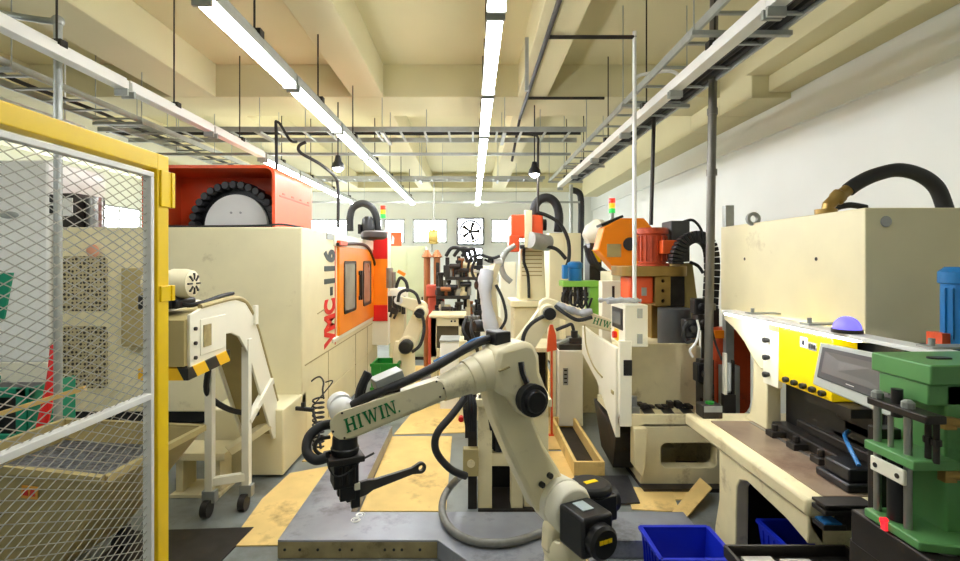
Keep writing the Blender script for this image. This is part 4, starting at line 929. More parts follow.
b = B(); c = P(750, 221, 3.75); b.frame(ring2(c.x+.02, hz1+.03, .05, 14), ring2(c.x+.02, hz1+.03, .028, 14), 'y', 3.73, 3.76); single(b, 'lifting_eye', galv, 'steel lifting eye on the big cream housing', 'lifting eye')
# blue motor at the right edge
t2 = thing('blue_motor', 'blue upright motor with orange bracket at the right edge', 'motor', (P(958, 350, 2.3).x, 2.3, 1.5))
Y = 2.3; cx_ = X_(962, Y); b = B(); b.rings([((cx_, Y, Z_(348, Y)), .075), ((cx_, Y, Z_(284, Y)), .075), ((cx_, Y, Z_(283, Y)), .085), ((cx_, Y, Z_(272, Y)), .085), ((cx_, Y, Z_(267, Y)), .06)], 28); part(b, 'motor_body', mblue, t2)
for k in range(9):
    a_ = PI+PI*k/8; b = B(); u = Vector((math.cos(a_), math.sin(a_), 0)); b.box(0, 0, 0, 0.001, .001, .001) if False else b.bar(Vector((cx_, Y, Z_(338, Y)))+u*.075, Vector((cx_, Y, Z_(288, Y)))+u*.075, .008, .016, up=u); part(b, 'cooling_fin', mblue, t2)
b = B(); b.box(X_(938, Y), Y-.02, Z_(350, Y), X_(948, Y), Y+.06, Z_(333, Y)); part(b, 'orange_bracket', redor, t2)
b = B(); b.cyl((cx_, Y, 1.3), (cx_, Y, Z_(347, Y)), .05); b.box(cx_-.15, Y-.1, 1.20, cx_+.2, Y+.13, 1.3); b.box(cx_+.05, Y-.1, 0, cx_+.2, Y+.12, 1.2); part(b, 'mount', dark, t2)
# ---------------------------------------------------------------- green press
t2 = thing('green_press', 'green hydraulic press unit with steel guide rods in the right foreground', 'press', (1.75, 1.85, 0))
gx0 = 1.56
b = B(); b.prism([(gx0, 1.70), (gx0, 1.955), (2.4, 2.0), (2.4, 1.70)], 'z', 1.475, 1.545); part(b, 'head', green, t2, .006)
b = B(); b.box(gx0+.01, 1.72, 1.40, 1.9, 1.93, 1.475); part(b, 'head_block', green, t2, .006)
b = B(); b.prism(rrect(1.66, 1.80, 1.74, 1.84, .018), 'z', 1.545, 1.550); part(b, 'head_slot', black, t2)
b = B(); b.box(gx0+.07, 1.72, .96, 2.4, 1.95, 1.475); part(b, 'body', green, t2, .008)
gxr = 1.52
b = B(); b.box(gxr-.025, 1.645, 1.36, gxr+.045, 1.895, 1.388); part(b, 'top_bar', dark, t2, .005)
for y in (1.743, 1.874):
    b = B(); b.cyl((gxr, y, .95), (gxr, y, 1.40), .0125, n=16); part(b, 'guide_rod', steel, t2)
    b = B(); b.rings([((gxr, y, 1.388), .02), ((gxr, y, 1.408), .02), ((gxr, y, 1.416), .011)], 8); part(b, 'rod_nut', galv, t2)
b = B(); b.cyl((gxr+.015, 1.80, .97), (gxr+.015, 1.80, 1.18), .033, n=24); part(b, 'cylinder', black, t2)
b = B(); b.cyl((gxr+.01, 1.80, 1.34), (gxr+.01, 1.80, 1.44), .018); part(b, 'stroke_stop', black, t2)
b = B(); b.cyl((gxr-.0, 1.815, 1.2), (gxr-.0, 1.815, 1.34), .009); part(b, 'piston_rod', steel, t2)
b = B(); b.box(gxr-.035, 1.68, 1.192, gxr+.12, 1.895, 1.226); part(b, 'middle_plate', green, t2, .005)
b = B(); b.box(gxr-.036, 1.72, 1.125, gxr-.022, 1.865, 1.178); o = part(b, 'cross_bracket', creamw, t2, .004)
for y in (1.745, 1.84): b = B(); b.cyl((gxr-.039, y, 1.15), (gxr-.034, y, 1.15), .009, n=10); part(b, 'slot', dark, o)
b = B(); b.prism([(gxr-.035, 1.66), (gxr-.035, 1.895), (gxr+.13, 1.895), (gxr+.22, 1.68), (gxr+.12, 1.62)], 'z', .935, .968); part(b, 'bottom_plate', green, t2, .006)
b = B(); b.cyl((gxr+.06, 1.68, .87), (gxr+.06, 1.68, .935), .04); part(b, 'ram_foot', steel, t2)
b = B(); b.cyl((gxr-.045, 1.80, .965), (gxr-.028, 1.80, .965), .012); b.box(gxr-.045, 1.785, .935, gxr-.034, 1.805, .965); part(b, 'red_sensor', mat('sensor_red', (235, 40, 50), .4, emit=.3), t2)
for y in (1.68, 1.71): b = B(); b.cyl((gxr+.04, y, 1.22), (gxr+.04, y, 1.38), .010, n=10); b.cyl((gxr+.04, y, 1.28), (gxr+.04, y, 1.30), .015, n=8); part(b, 'side_rod', dark, t2)
for z in (1.345, 1.165): b = B(); c = Vector((gx0+.06, 1.715, z)); b.cyl(c, c+Vector((.07, -.005, 0)), .016, n=10); b.box(c.x-.01, c.y-.015, c.z-.02, c.x+.03, c.y+.015, c.z+.02); part(b, 'brass_fitting', brass, t2)
b = B(); b.tube([(1.70, 1.71, 1.345), (1.74, 1.68, 1.33), (1.78, 1.66, 1.25), (1.81, 1.65, 1.12)], .017, 10); part(b, 'hydraulic_hose', rubber, t2)
b = B(); b.tube([(1.70, 1.71, 1.165), (1.725, 1.67, 1.20), (1.76, 1.66, 1.27), (1.80, 1.65, 1.28)], .017, 10); part(b, 'hydraulic_hose', rubber, t2)
b = B(); b.tube([(1.80, 1.65, 1.12), (1.74, 1.66, 1.06), (1.70, 1.68, .99), (1.74, 1.66, .95), (1.80, 1.64, 1.02)], .012, 10); part(b, 'hydraulic_hose', rubber, t2)
b = B(); b.box(1.50, 1.5, .0, 2.4, 1.99, .80); b.box(1.485, 1.55, .80, 2.4, 1.96, .93); part(b, 'stand', dark, t2, .006)
b = B(); b.box(1.55, 1.90, .93, 1.64, 1.96, 1.26); part(b, 'back_bracket', dark, t2, .004)
for z in (.35, .5, .65, .74):
    for y in (1.62, 1.76, 1.9): b = B(); b.cyl((1.492, y, z), (1.50, y, z), .014, n=10); part(b, 'bolt_hole', black, t2)
b = B(); b.cyl((1.6, 1.6, .93), (1.6, 1.6, .96), .02); part(b, 'bolts', dark, t2)
t2 = thing('clamp_rail', 'dark steel clamp rail at the near end of the oily worktop', 'clamp', (1.78, 2.4, .62))
b = B(); b.box(1.66, 2.35, .70, 1.90, 2.445, .722); b.box(1.66, 2.35, .735, 1.90, 2.445, .75); b.box(1.69, 2.37, .722, 1.88, 2.43, .735); part(b, 'rail', dark, t2, .003)
b = B(); b.box(1.76, 2.37, .62, 1.80, 2.43, .70); b.box(1.66, 2.36, .625, 1.77, 2.44, .65); part(b, 'jaw', dark, t2, .003)
b = B(); b.box(1.67, 2.365, .651, 1.75, 2.435, .658); part(b, 'blue_pad', hblue, t2)
# bins
def bin_(x0, y0, x1, y1, h, label, z=0):
    t = thing('storage_bin', label, 'bin', ((x0+x1)/2, (y0+y1)/2, z), 'blue plastic bins')
    b = B(); th = .012; k = .03
    o_ = [(x0+k, y0+k), (x1-k, y0+k), (x1-k, y1-k), (x0+k, y1-k)]; O = [(x0, y0), (x1, y0), (x1, y1), (x0, y1)]
    def ins(p, q): return [(min(max(u, q[0][0]+th), q[2][0]-th), min(max(v, q[0][1]+th), q[2][1]-th)) for u, v in p]
    rings = [[(u, v, z+.003) for u, v in o_], [(u, v, z+h) for u, v in O], [(u, v, z+h) for u, v in ins(O, O)], [(u, v, z+.02) for u, v in ins(o_, o_)]]
    R = [[b._v(p) for p in r] for r in rings]
    for A_, B_ in zip(R, R[1:]):
        for i in range(4): b.b.faces.new([A_[i], A_[(i+1) % 4], B_[(i+1) % 4], B_[i]])
    b.b.faces.new(R[0][::-1]); b.b.faces.new(R[3]); part(b, 'bin_body', blue, t)
    b = B(); r = .016
    for p, q in zip(O, O[1:]+O[:1]): b.bar((p[0], p[1], z+h), (q[0], q[1], z+h), r*1.6, r)
    part(b, 'rim', blue, t)
    b = B()
    for i in range(1, 7):
        u = x0+(x1-x0)*i/7; b.bar((u, y0+k*.5, z+.03), (u, y0+.003, z+h-.03), .008, .012, up=(0, 1, 0)); v = y0+(y1-y0)*i/7; b.bar((x0+k*.5, v, z+.03), (x0+.003, v, z+h-.03), .008, .012, up=(1, 0, 0))
    part(b, 'ribs', blue, t)
    b = B(); b.box(x0+.05, y0+.05, z+.021, x1-.05, y1-.05, z+.07); part(b, 'contents', oily, t)
bin_(1.03, 2.72, 1.44, 3.06, .27, 'blue plastic bin standing on the floor in front of the steel plate')
bin_(1.77, 2.72, 2.2, 3.1, .29, 'blue plastic bin tucked under the bench machine arch')
t2 = thing('steel_tray', 'black steel tray of flat parts in the right foreground in front of the bench machine', 'tray', (1.5, 2.25, 0))
x0, y0, x1, y1, h = 1.22, 2.1, 1.80, 2.41, .53
b = B(); b.box(x0, y0, .47, x1, y1, .48)
for p, q in (((x0, y0), (x1, y0)), ((x1, y0), (x1, y1)), ((x1, y1), (x0, y1)), ((x0, y1), (x0, y0))): b.bar((p[0], p[1], .505), (q[0], q[1], .505), .014, .05)
part(b, 'tray_pan', dark, t2)
for x in (x0+.03, x1-.03):
    for y in (y0+.03, y1-.03): b = B(); b.box(x-.015, y-.015, 0, x+.015, y+.015, .47); part(b, 'leg', dark, t2)
for k in range(3):
    b = B(); b.box(x0+.06+k*.17, y0+.05, .481, x0+.2+k*.17, y1-.03-.02*k, .495); single(b, 'flat_part', mat('pale_part', (200, 196, 184), .4, .2), 'pale flat metal part lying in the black steel tray, %s one' % ('leftmost', 'middle', 'rightmost')[k], 'metal part', group='flat parts in the tray')
# ================================================================ GRINDING MACHINE (centre right)
t = thing('grinding_machine', 'cream grinding machine with splash tray, column and orange-red motor', 'machine tool', (1.7, 4.9, 0))
Y = 4.2
xa, xb = X_(628, Y), X_(728, Y)
b = B(); inner = rrect(X_(661, Y), Z_(468, Y), X_(717, Y), Z_(443, Y), .05, 6); n_i = len(inner)
outer = rrect(X_(640, Y), .02, xb, Z_(424, Y), .02, 6)
b.frame(outer, inner, 'y', Y, Y+.12); part(b, 'base_front', creamd, t, .004)
b = B(); b.box(X_(640, Y)+.01, Y+.5, .02, xb, Y+1.3, .55); b.box(X_(640, Y)+.01, Y+.12, .02, X_(650, Y), Y+.5, .55); b.box(xb-.05, Y+.12, .02, xb, Y+.5, .55); b.box(X_(650, Y), Y+.48, .02, xb-.05, Y+.5, .55); part(b, 'base_body', creamd, t)
b = B(); b.box(X_(668, Y), Y+.3, .06, X_(690, Y), Y+.46, .22); part(b, 'inner_box', creamd, t)
b = B(); b.box(X_(640, Y), Y-.1, .0, xb, Y+1.3, .03); part(b, 'foot', dark, t)
b = B(); b.prism([(X_(632, Y), .51), (X_(645, Y), .51), (X_(643, Y), .20), (X_(640, Y), .10), (X_(632, Y), .20)], 'y', Y-.06, Y+.05); part(b, 'corner_column', creamd, t, .006)
# tray
tz = .58; lx = 1.24
b = B(); b.box(lx, Y+.02, tz-.06, 2.08, Y+.75, tz); part(b, 'tray_floor', creamd, t, .004)
b = B(); b.box(lx, Y-.0, tz-.07, 2.08, Y+.03, tz+.03); part(b, 'front_lip', creamd, t, .004)
for k in range(4):
    b = B(); x = X_(648, Y)+k*.17; b.prism([(x, Y+.05), (x+.09, Y+.05), (x+.13, Y+.28), (x+.03, Y+.28)], 'z', tz, tz+.003); part(b, 'tray_slot', black, t)
b = B(); b.box(lx+.12, Y+.36, tz, 2.05, Y+.40, 1.145); part(b, 'splash_panel', creamd, t, .006)
b = B(); b.box(lx, Y-.01, tz-.07, lx+.10, Y+.05, 1.23); part(b, 'corner_post', creamw, t, .006)
b = B(); b.box(lx+.03, Y-.015, .94, lx+.1, Y-.01, 1.07); part(b, 'dark_patch', black, t)
b = B(); b.prism([(Y+.05, 1.16), (Y+.05, tz-.18), (Y+.7, tz+.15), (Y+1.35, tz+.30), (Y+1.35, 1.18), (Y+.9, 1.16), (Y+.55, 1.16)], 'x', lx-.02, lx+.02); part(b, 'side_guard', creamw, t, .004)
b = B(); b.tube([(lx-.025, Y+1.2, 1.22), (lx-.03, Y+1.1, 1.0), (lx-.03, Y+.8, .86), (lx-.03, Y+.45, .82)], .008, 6); b.box(lx-.03, Y+.1, .75, lx-.02, Y+.16, .78); part(b, 'guard_seam', khaki, t)
b = B(); b.prism([(Y+.1, .42), (Y+.9, .5), (Y+.6, .12), (Y+.2, .08)], 'x', lx-.0, lx+.32); part(b, 'drain_chute', dark, t, .006)
b = B(); b.cyl((X_(639, Y), Y+.16, tz), (X_(639, Y), Y+.16, tz+.14), .035); b.box(X_(636, Y), Y+.1, tz, X_(644, Y), Y+.25, tz+.06); part(b, 'work_stop', galv, t)
for k in range(9):
    b = B(); x = X_(650, Y)+.055*k+random.uniform(-.02, .02); b.box(x, Y+.28+random.uniform(-.04, .02), tz, x+.05, Y+.34, tz+random.uniform(.02, .06)); part(b, 'swarf_lump', dark, t, .006)
b = B(); b.box(lx+.28, Y+.45, .52, 2.0, Y+1.25, 1.12); part(b, 'rear_body', creamd, t, .01)
# column
YC = 4.95
b = B(); b.box(X_(655, YC), YC+.1, .9, X_(684, YC), YC+.5, Z_(270, YC)); part(b, 'column', brass, t, .006)
b = B(); b.prism([(X_(682, YC), .95), (X_(699, YC), .95), (X_(697, YC), 1.5), (X_(692, YC), Z_(263, YC)), (X_(680, YC), Z_(263, YC))], 'y', YC-.02, YC+.45); part(b, 'column_cheek', mat('olive_cast', (170, 152, 96), .4, .2, .15, 6), t, .01)
b = B(); b.prism(rrect(X_(620, YC), YC-.15, X_(684, YC), YC+.4, .1), 'z', Z_(276, YC), Z_(266, YC)); part(b, 'top_plate', brass, t, .006)
b = B(); b.box(X_(626, YC), YC-.10, Z_(303, YC), X_(650, YC), YC+.2, Z_(276, YC)); o = part(b, 'orange_guard', redor, t, .02)
b = B(); b.box(X_(638, YC), YC-.105, Z_(295, YC), X_(643, YC), YC-.10, Z_(287, YC)); part(b, 'guard_label', galv, o)
b = B(); b.box(X_(651, YC), YC-.12, Z_(305, YC), X_(666, YC), YC+.1, Z_(276, YC)); o = part(b, 'bronze_block', brass, t, .006)
for py in (281, 291, 301): b = B(); c = P(663, py, YC-.12); b.cyl(c, c+Vector((0, .01, 0)), .018, n=10); part(b, 'bolt', dark, o)
b = B(); b.box(X_(666, YC), YC-.06, Z_(306, YC), X_(682, YC), YC+.1, Z_(276, YC)); part(b, 'dark_slide', dark, t)
b = B(); b.cyl((X_(666, YC), YC-.2, Z_(343, YC)+.02), (X_(666, YC), YC-.2, Z_(306, YC)), .15, n=28); part(b, 'spindle_drum', mat('slate_drum', (88, 90, 92), .35, .3), t, .006)
b = B(); b.box(X_(652, YC), YC-.25, .9, X_(690, YC), YC+.1, Z_(342, YC)); part(b, 'wheel_guard', creamd, t, .02)
c = Vector((X_(653, YC), YC+.02, 0)); zb_, zt_ = Z_(266, YC), Z_(228, YC)
b = B(); b.rings([((c.x, c.y, zb_), .16), ((c.x, c.y, zb_+.02), .16), ((c.x, c.y, zb_+.03), .13), ((c.x, c.y, zt_-.07), .13), ((c.x, c.y, zt_-.06), .15), ((c.x, c.y, zt_-.01), .15), ((c.x, c.y, zt_), .13)], 28); o = part(b, 'motor', rust, t)
for k in range(16):
    a_ = 2*PI*k/16; u = Vector((math.cos(a_), math.sin(a_), 0)); b = B(); b.bar(Vector((c.x, c.y, zb_+.05))+u*.13, Vector((c.x, c.y, zt_-.08))+u*.13, .012, .025, up=u); part(b, 'cooling_fin', rust, o)
b = B(); b.box(X_(655, YC), YC-.2, Z_(254, YC), X_(669, YC), YC-.1, Z_(241, YC)); part(b, 'terminal_box', mat('bright_rust', (226, 92, 34), .45), o, .008)
# drag chain and dark cover
b = B(); b.box(X_(669, YC), YC-.05, Z_(262, YC), X_(688, YC), YC+.2, Z_(221, YC)); o = single(b, 'dark_motor_cover', mat('slate_cover', (70, 70, 68), .45), 'dark grey box cover beside the orange-red motor', 'cover', .012)
t2 = thing('drag_chain', 'black link drag chain bent over beside the vertical pipe', 'cable chain', P(700, 310, YC))
Yd = YC-.3; pts = spline([P(676, 264, Yd), P(677, 255, Yd), P(682, 244, Yd), P(690, 238, Yd), P(699, 237, Yd), P(707, 242, Yd), P(711, 252, Yd), P(712, 270, Yd), P(711, 290, Yd), P(710, 310, Yd)], 3)
for i in range(0, len(pts)-1, 1):
    d_ = pts[i+1]-pts[i]; b = B(); b.bar(pts[i]+d_*.03, pts[i+1]-d_*.03, .11, .10, up=(0, 1, 0)); part(b, 'link', black, t2, .006)
b = B(); b.box(X_(705, Yd), Yd-.06, .0, X_(716, Yd), Yd+.08, Z_(308, Yd)); part(b, 'chain_post', dark, t2)
b = B(); b.tube([P(683, 222, YC), P(692, 220, YC), P(699, 226, YC), P(703, 235, YC)], .014, 8); b.tube([P(690, 262, YC-.05), P(698, 266, YC-.05), P(703, 273, YC-.05)], .016, 8)
single(b, 'cable', rubber, 'thin black cables beside the dark grey cover near the pipe', 'cable')
t2 = thing('pipe_manifold', 'cluster of black valves and cables at the foot of the thick pipe', 'valves', P(706, 410, 4.2))
Y = 4.25
for k, (px, py, r) in enumerate(((690, 328, .06), (700, 322, .05), (702, 372, .06), (706, 390, .05), (698, 306, .05))):
    b = B(); c = P(px, py, Y); b.box(c.x-r, Y-.05, c.z-r*1.3, c.x+r, Y+.05, c.z+r*1.3); b.cyl((c.x, Y-.09, c.z), (c.x, Y-.05, c.z), r*.6, n=12); part(b, 'valve', dark if k % 2 else black, t2, .01)
b = B(); b.tube([P(697, 320, Y-.1), P(699, 330, Y-.1), P(696, 342, Y-.1), P(690, 350, Y-.1), P(693, 357, Y-.1)], .010, 8); part(b, 'white_cable', white, t2)
b = B(); b.tube([P(688, 322, Y-.06), P(683, 330, Y-.08), P(686, 342, Y-.08), P(695, 340, Y-.08)], .014, 8); part(b, 'black_cable', rubber, t2); b = B(); b.tube([P(712, 330, Y), P(716, 345, Y), P(722, 360, Y-.1)], .01, 8); part(b, 'black_cable', rubber, t2)
b = B(); b.box(X_(700, Y), Y-.0, tz, X_(714, Y), Y+.08, Z_(360, Y)); part(b, 'backing_post', dark, t2)
b = B(); b.box(X_(703, Y), Y-.03, Z_(402, Y), X_(706, Y), Y-.0, Z_(382, Y)); part(b, 'red_tag', rust, t2)
# pendant control box
t2 = thing('pendant_control_box', 'cream pendant control box with small screen and red stop button', 'control box', (1.4, 4.4, Z_(347, 4.2)))
Y = 4.2; x0, x1 = X_(625, Y), X_(648, Y); z0, z1 = Z_(347, Y), Z_(305, Y)
b = B(); b.hexa([(x0, Y, z0), (x1, Y, z0), (x1, Y+.42, z0), (x0, Y+.42, z0)], [(x0, Y, z1), (x1, Y, z1), (x1, Y+.42, z1), (x0, Y+.42, z1)]); part(b, 'box', creamw, t2, .006)
b = B(); b.box(x0-.006, Y+.06, z0+.13, x0, Y+.37, z1-.04); o = part(b, 'screen_bezel', black, t2)
b = B(); b.box(x0-.009, Y+.10, z0+.17, x0-.005, Y+.33, z1-.08); part(b, 'display', screen, o)
b = B(); b.cyl((x0, Y+.24, z0+.07), (x0-.035, Y+.24, z0+.07), .03); part(b, 'stop_button', red, t2)
b = B(); b.box(x0-.004, Y+.18, z0+.02, x0, Y+.3, z0+.12); part(b, 'stop_plate', yellow, t2)
for z in (z0+.03, z1-.11): b = B(); b.box(x1-.09, Y-.012, z, x1-.05, Y, z+.08); part(b, 'latch', galv, t2)
b = B(); b.cyl((x0+.08, Y+.25, tz), (x0+.08, Y+.25, z0), .03); b.box(x0-.02, Y+.1, .9, x0+.03, Y+.3, z0); part(b, 'stem', creamd, t2)
b = B(); q = []
for i in range(9):
    for j in range(5): pass
b.tube([(x0-.16, Y+.25, z1+.02), (x0-.02, Y+.22, z1+.03), (x0+.1, Y+.2, z1+.028), (x0+.2, Y+.2, z1+.02)], .02, 8, 5, rr=lambda i: .018+.008*math.sin(i*2.1)); b.tube([(x0-.12, Y+.1, z1+.02), (x0+.05, Y+.14, z1+.03), (x0+.15, Y+.2, z1+.02)], .022, 8)
o = single(b, 'plastic_film', plasticf, 'crumpled clear plastic film lying on the pendant control box', 'film')
# wooden tray on the floor
t2 = thing('wooden_tray', 'low open wooden tray on the floor left of the grinding machine', 'tray', (1.3, 4.6, 0))
xa, ya = fl(606, 478); xc, yc = fl(578, 432)
b = B(); b.box(xa-.28, ya, .0, xa-.25, yc+.1, .14); b.box(xa-.04, ya, 0, xa-.01, yc+.1, .14); b.box(xa-.25, ya, 0, xa-.04, ya+.03, .14); b.box(xa-.25, yc+.07, 0, xa-.04, yc+.1, .14); part(b, 'sides', card, t2, .003)
b = B(); b.box(xa-.25, ya+.03, .0, xa-.04, yc+.07, .03); part(b, 'bottom', dark, t2)
# ================================================================ MIDDLE AND BACK OF THE HALL
def arm_robot(label, base, sh, el, wr, tool, s=1.0, motor_side=-1, hose=None, plate_word=None):
    base, sh, el, wr, tool = [Vector(v) for v in (base, sh, el, wr, tool)]
    t = thing('industrial_robot', label, 'robot', base)
    d = (Vector((el.x, el.y, 0))-Vector((sh.x, sh.y, 0))+Vector((wr.x, wr.y, 0))-Vector((el.x, el.y, 0)))
    d = d.normalized() if d.length > .05 else Vector((1, 0, 0)); n_ = Vector((d.y, -d.x, 0))
    if n_.y > 0: n_ = -n_
    b = B(); b.rings([(base, .2*s), (base+Vector((0, 0, .06)), .2*s), (base+Vector((0, 0, .08)), .15*s), (Vector((base.x, base.y, sh.z-.1*s)), .14*s), (Vector((base.x, base.y, sh.z+.04)), .11*s)], 24); part(b, 'base', robotc, t)
    b = B(); b.rings([(sh-n_*.12*s, .10*s), (sh-n_*.1*s, .115*s), (sh+n_*.1*s, .115*s), (sh+n_*.12*s, .1*s)], 24); part(b, 'shoulder_barrel', robotc, t)
    b = B(); b.rings([(sh+n_*.12*s, .085*s), (sh+n_*.26*s, .085*s), (sh+n_*.28*s, .07*s)], 20); part(b, 'shoulder_motor', black, t)
    def link(p, q, r0, r1, w, name):
        u = (q-p).normalized(); v = n_.cross(u); M_ = Matrix(((u.x, n_.x, v.x, p.x), (u.y, n_.y, v.y, p.y), (u.z, n_.z, v.z, p.z), (0, 0, 0, 1)))
        b = B(M_); b.prism(capsule2((0, 0), ((q-p).length, 0), r0, r1, 9), 'y', -w, w); return part(b, name, robotc, t, .012*s), M_
    link(sh, el, .105*s, .085*s, .06*s, 'upper_arm')
    b = B(); b.rings([(el-n_*.10*s, .09*s), (el+n_*.10*s, .09*s), (el+n_*.12*s, .075*s)], 22); part(b, 'elbow_housing', robotc, t)
    b = B(); b.rings([(el+n_*.12*s, .06*s), (el+n_*.2*s, .06*s)], 18); part(b, 'elbow_motor', black, t)
    up = Vector((0, 0, .06*s)); e2 = el+up
    o, M_ = link(e2, wr, .085*s, .055*s, .055*s, 'forearm')
    if plate_word:
        L = (wr-e2).length
        b = B(M_); x = L*.52; lettering_b = b
        ux, uy, un = Vector((1, 0, 0)), Vector((0, 0, 1)), Vector((0, 1, 0))
        if M_[0][0] < 0: ux, uy = -ux, -uy
        if M_[2][2] < 0: uy = -Vector((0, 0, 1))
        lettering(plate_word, Vector((L*.60, .056*s, -.03)), ux, uy, un, .066, b); part(b, 'green_lettering', textg, t, smooth=False)
    b = B(); b.rings([(wr-n_*.06*s, .055*s), (wr+n_*.06*s, .055*s)], 18); part(b, 'wrist', white, t)
    b = B(); b.cyl(wr, wr+(tool-wr)*.45, .04*s); part(b, 'tool_flange', black, t)
    q = wr+(tool-wr)*.45; b = B(); b.bar(q, wr+(tool-wr)*.75, .09*s, .09*s); u = (tool-wr).normalized(); sd = u.cross(n_).normalized()
    part(b, 'gripper_body', dark, t, .004)
    for k in (-1, 1): b = B(); b.bar(wr+(tool-wr)*.75+sd*.03*k*s, tool+sd*.025*k*s, .025*s, .03*s); part(b, 'finger', dark, t)
    if hose:
        for h in hose: b = B(); b.tube(h, .02*s, 8, 7); part(b, 'hose', rubber, t)
    return t
# second robot beside the pendant
Y = 5.05
r2 = arm_robot('ivory robot arm behind the front robot elbow, reaching towards the pendant control box', (X_(520, Y), Y, 0), P(519, 352, Y), P(547, 312, Y), P(622, 329, Y), P(632, 326, Y), 1.0,
    hose=[[P(521, 352, Y-.15), P(524, 335, Y-.16), P(530, 325, Y-.16), P(540, 318, Y-.16), P(550, 314, Y-.14)], [P(555, 306, Y-.1), P(566, 314, Y-.16), P(578, 320, Y-.16), P(592, 317, Y-.16)]], plate_word='HIWIN')
b = B(); b.tube([P(556, 304, Y-.02), P(566, 308, Y-.05), P(574, 311, Y-.05), P(582, 313, Y-.05), P(592, 311, Y-.05)], .07, 10, 4, rr=lambda i: .035+.006*math.sin(i*1.1)+.004*math.sin(i*2.7))
single(b, 'plastic_film', plasticf, 'clear plastic film wrapped over the forearm of the robot by the pendant box', 'film')
Y = 5.6
t = thing('narrow_cabinet', 'narrow pale cream cabinet with a small vent plate left of the grinding machine', 'cabinet', (1.1, 5.9, 0))
b = B(); b.box(X_(559, Y), Y, .05, X_(583, Y), Y+.6, Z_(351, Y)); part(b, 'body', creamw, t, .006)
b = B(); b.box(X_(563, Y), Y-.006, Z_(385, Y), X_(568, Y), Y, Z_(368, Y)); o = part(b, 'vent_plate', galv, t)
b = B()
for k in range(4): z = Z_(383-4*k, Y); b.box(X_(564, Y), Y-.008, z, X_(567, Y), Y-.006, z+.015)
part(b, 'vent_slots', dark, o)
b = B(); b.box(X_(562, Y), Y+.03, 0, X_(582, Y), Y+.55, .05); part(b, 'plinth', black, t)
t = thing('machine_vise', 'dark steel clamping jig on top of the narrow cream cabinet', 'jig', (1.1, 5.9, Z_(351, Y)))
z = Z_(351, Y); b = B(); b.box(X_(560, Y), Y+.05, z, X_(583, Y), Y+.45, z+.06); part(b, 'jig_base', dark, t, .005)
b = B(); b.box(X_(572, Y), Y+.15, z+.05, X_(586, Y), Y+.35, z+.12); part(b, 'jaw', dark, t, .005)
b = B(); b.bar((X_(558, Y), Y+.1, z+.06), (X_(583, Y), Y+.25, z+.14), .05, .03); part(b, 'clamp_arm', galv, t, .004)
b = B(); b.cyl((X_(578, Y), Y+.2, z+.12), (X_(578, Y), Y+.2, z+.2), .04, n=14); part(b, 'clamp_screw', black, t)
b = B(); b.tube([P(556, 330, Y+.2), P(566, 326, Y+.2), P(572, 325, Y+.2), P(575, 338, Y+.2)], .02, 8); part(b, 'hose', rubber, t)
Y = 5.4; b = B(); b.hexa([(X_(549, Y), Y, 0), (X_(554, Y), Y, 0), (X_(554, Y), Y+.05, 0), (X_(549, Y), Y+.05, 0)], [(X_(549, Y), Y, .02)]*1+[(X_(554, Y), Y, .02), (X_(554, Y), Y+.05, .02), (X_(549, Y), Y+.05, .02)])
b.prism([(X_(547, Y), Z_(352, Y)), (X_(557, Y), Z_(350, Y)), (X_(556, Y), Z_(335, Y)), (X_(553, Y), Z_(325, Y)), (X_(550, Y), Z_(325, Y)), (X_(548, Y), Z_(338, Y))], 'y', Y, Y+.04)
b.box(X_(551, Y), Y+.01, .02, X_(553, Y), Y+.03, Z_(351, Y))
single(b, 'warning_flag', redor, 'orange cloth flag on a thin stand beside the narrow cream cabinet', 'flag')
# cream bench behind the second robot
t = thing('work_bench', 'cream work bench behind the front robot with dark openings', 'bench', (.75, 6.0, 0))
Y = 5.75; x0, x1, zt = X_(500, Y), X_(556, Y), Z_(348, Y)
b = B(); b.box(x0, Y, zt-.05, x1, Y+.7, zt); part(b, 'bench_top', creamd, t, .006)
for x in (x0+.03, (x0+x1)/2, x1-.03):
    for y in (Y+.03, Y+.66): b = B(); b.box(x-.03, y-.03, 0, x+.03, y+.03, zt-.05); part(b, 'leg', creamd, t)
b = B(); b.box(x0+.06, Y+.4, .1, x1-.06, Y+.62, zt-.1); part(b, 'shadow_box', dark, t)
# orange octagonal wheel guard machine
Y = 6.0
t = thing('orange_wheel_guard', 'big orange eight-sided wheel guard with black hub on a cream machine', 'machine tool', (1.85, 6.2, 0))
oc = [(598, 250), (604, 227), (621, 218), (644, 218), (652, 227), (655, 262), (640, 274), (617, 271)]
b = B(); b.prism([(X_(a, Y), Z_(c, Y)) for a, c in oc][::-1], 'y', Y, Y+.28); o = part(b, 'guard', orange, t, .012)
b = B(); b.rings([(P(630, 244, Y-.03), .08), (P(630, 244, Y), .08)], 22); part(b, 'hub', black, o)
b = B(); b.box(X_(607, Y), Y-.008, Z_(257, Y), X_(621, Y), Y, Z_(244, Y)); part(b, 'plaque', khaki, o)
b = B(); b.bar(P(599, 226, Y+.14), P(620, 217, Y+.14), .26, .03); part(b, 'top_seal', black, o)
b = B(); b.box(X_(613, Y), Y+.05, 0, X_(655, Y), Y+.6, Z_(272, Y)); part(b, 'machine_body', cream, t, .012)
b = B(); c = P(612, 213, Y+.35); b.cyl((c.x, c.y, Z_(226, Y)), c, .025, n=10); part(b, 'lamp_pole', galv, t)
for py, m_ in ((213, tgrn), (208, tamb), (203, tred)): b = B(); c = P(612, py, Y+.35); b.cyl(c, c+Vector((0, 0, .058)), .04, n=14); part(b, 'lamp_lens', m_, t)
t = thing('spindle_carriage', 'pale rounded spindle carriage with dark hoses left of the orange wheel guard', 'machine head', (1.6, 6.85, 0))
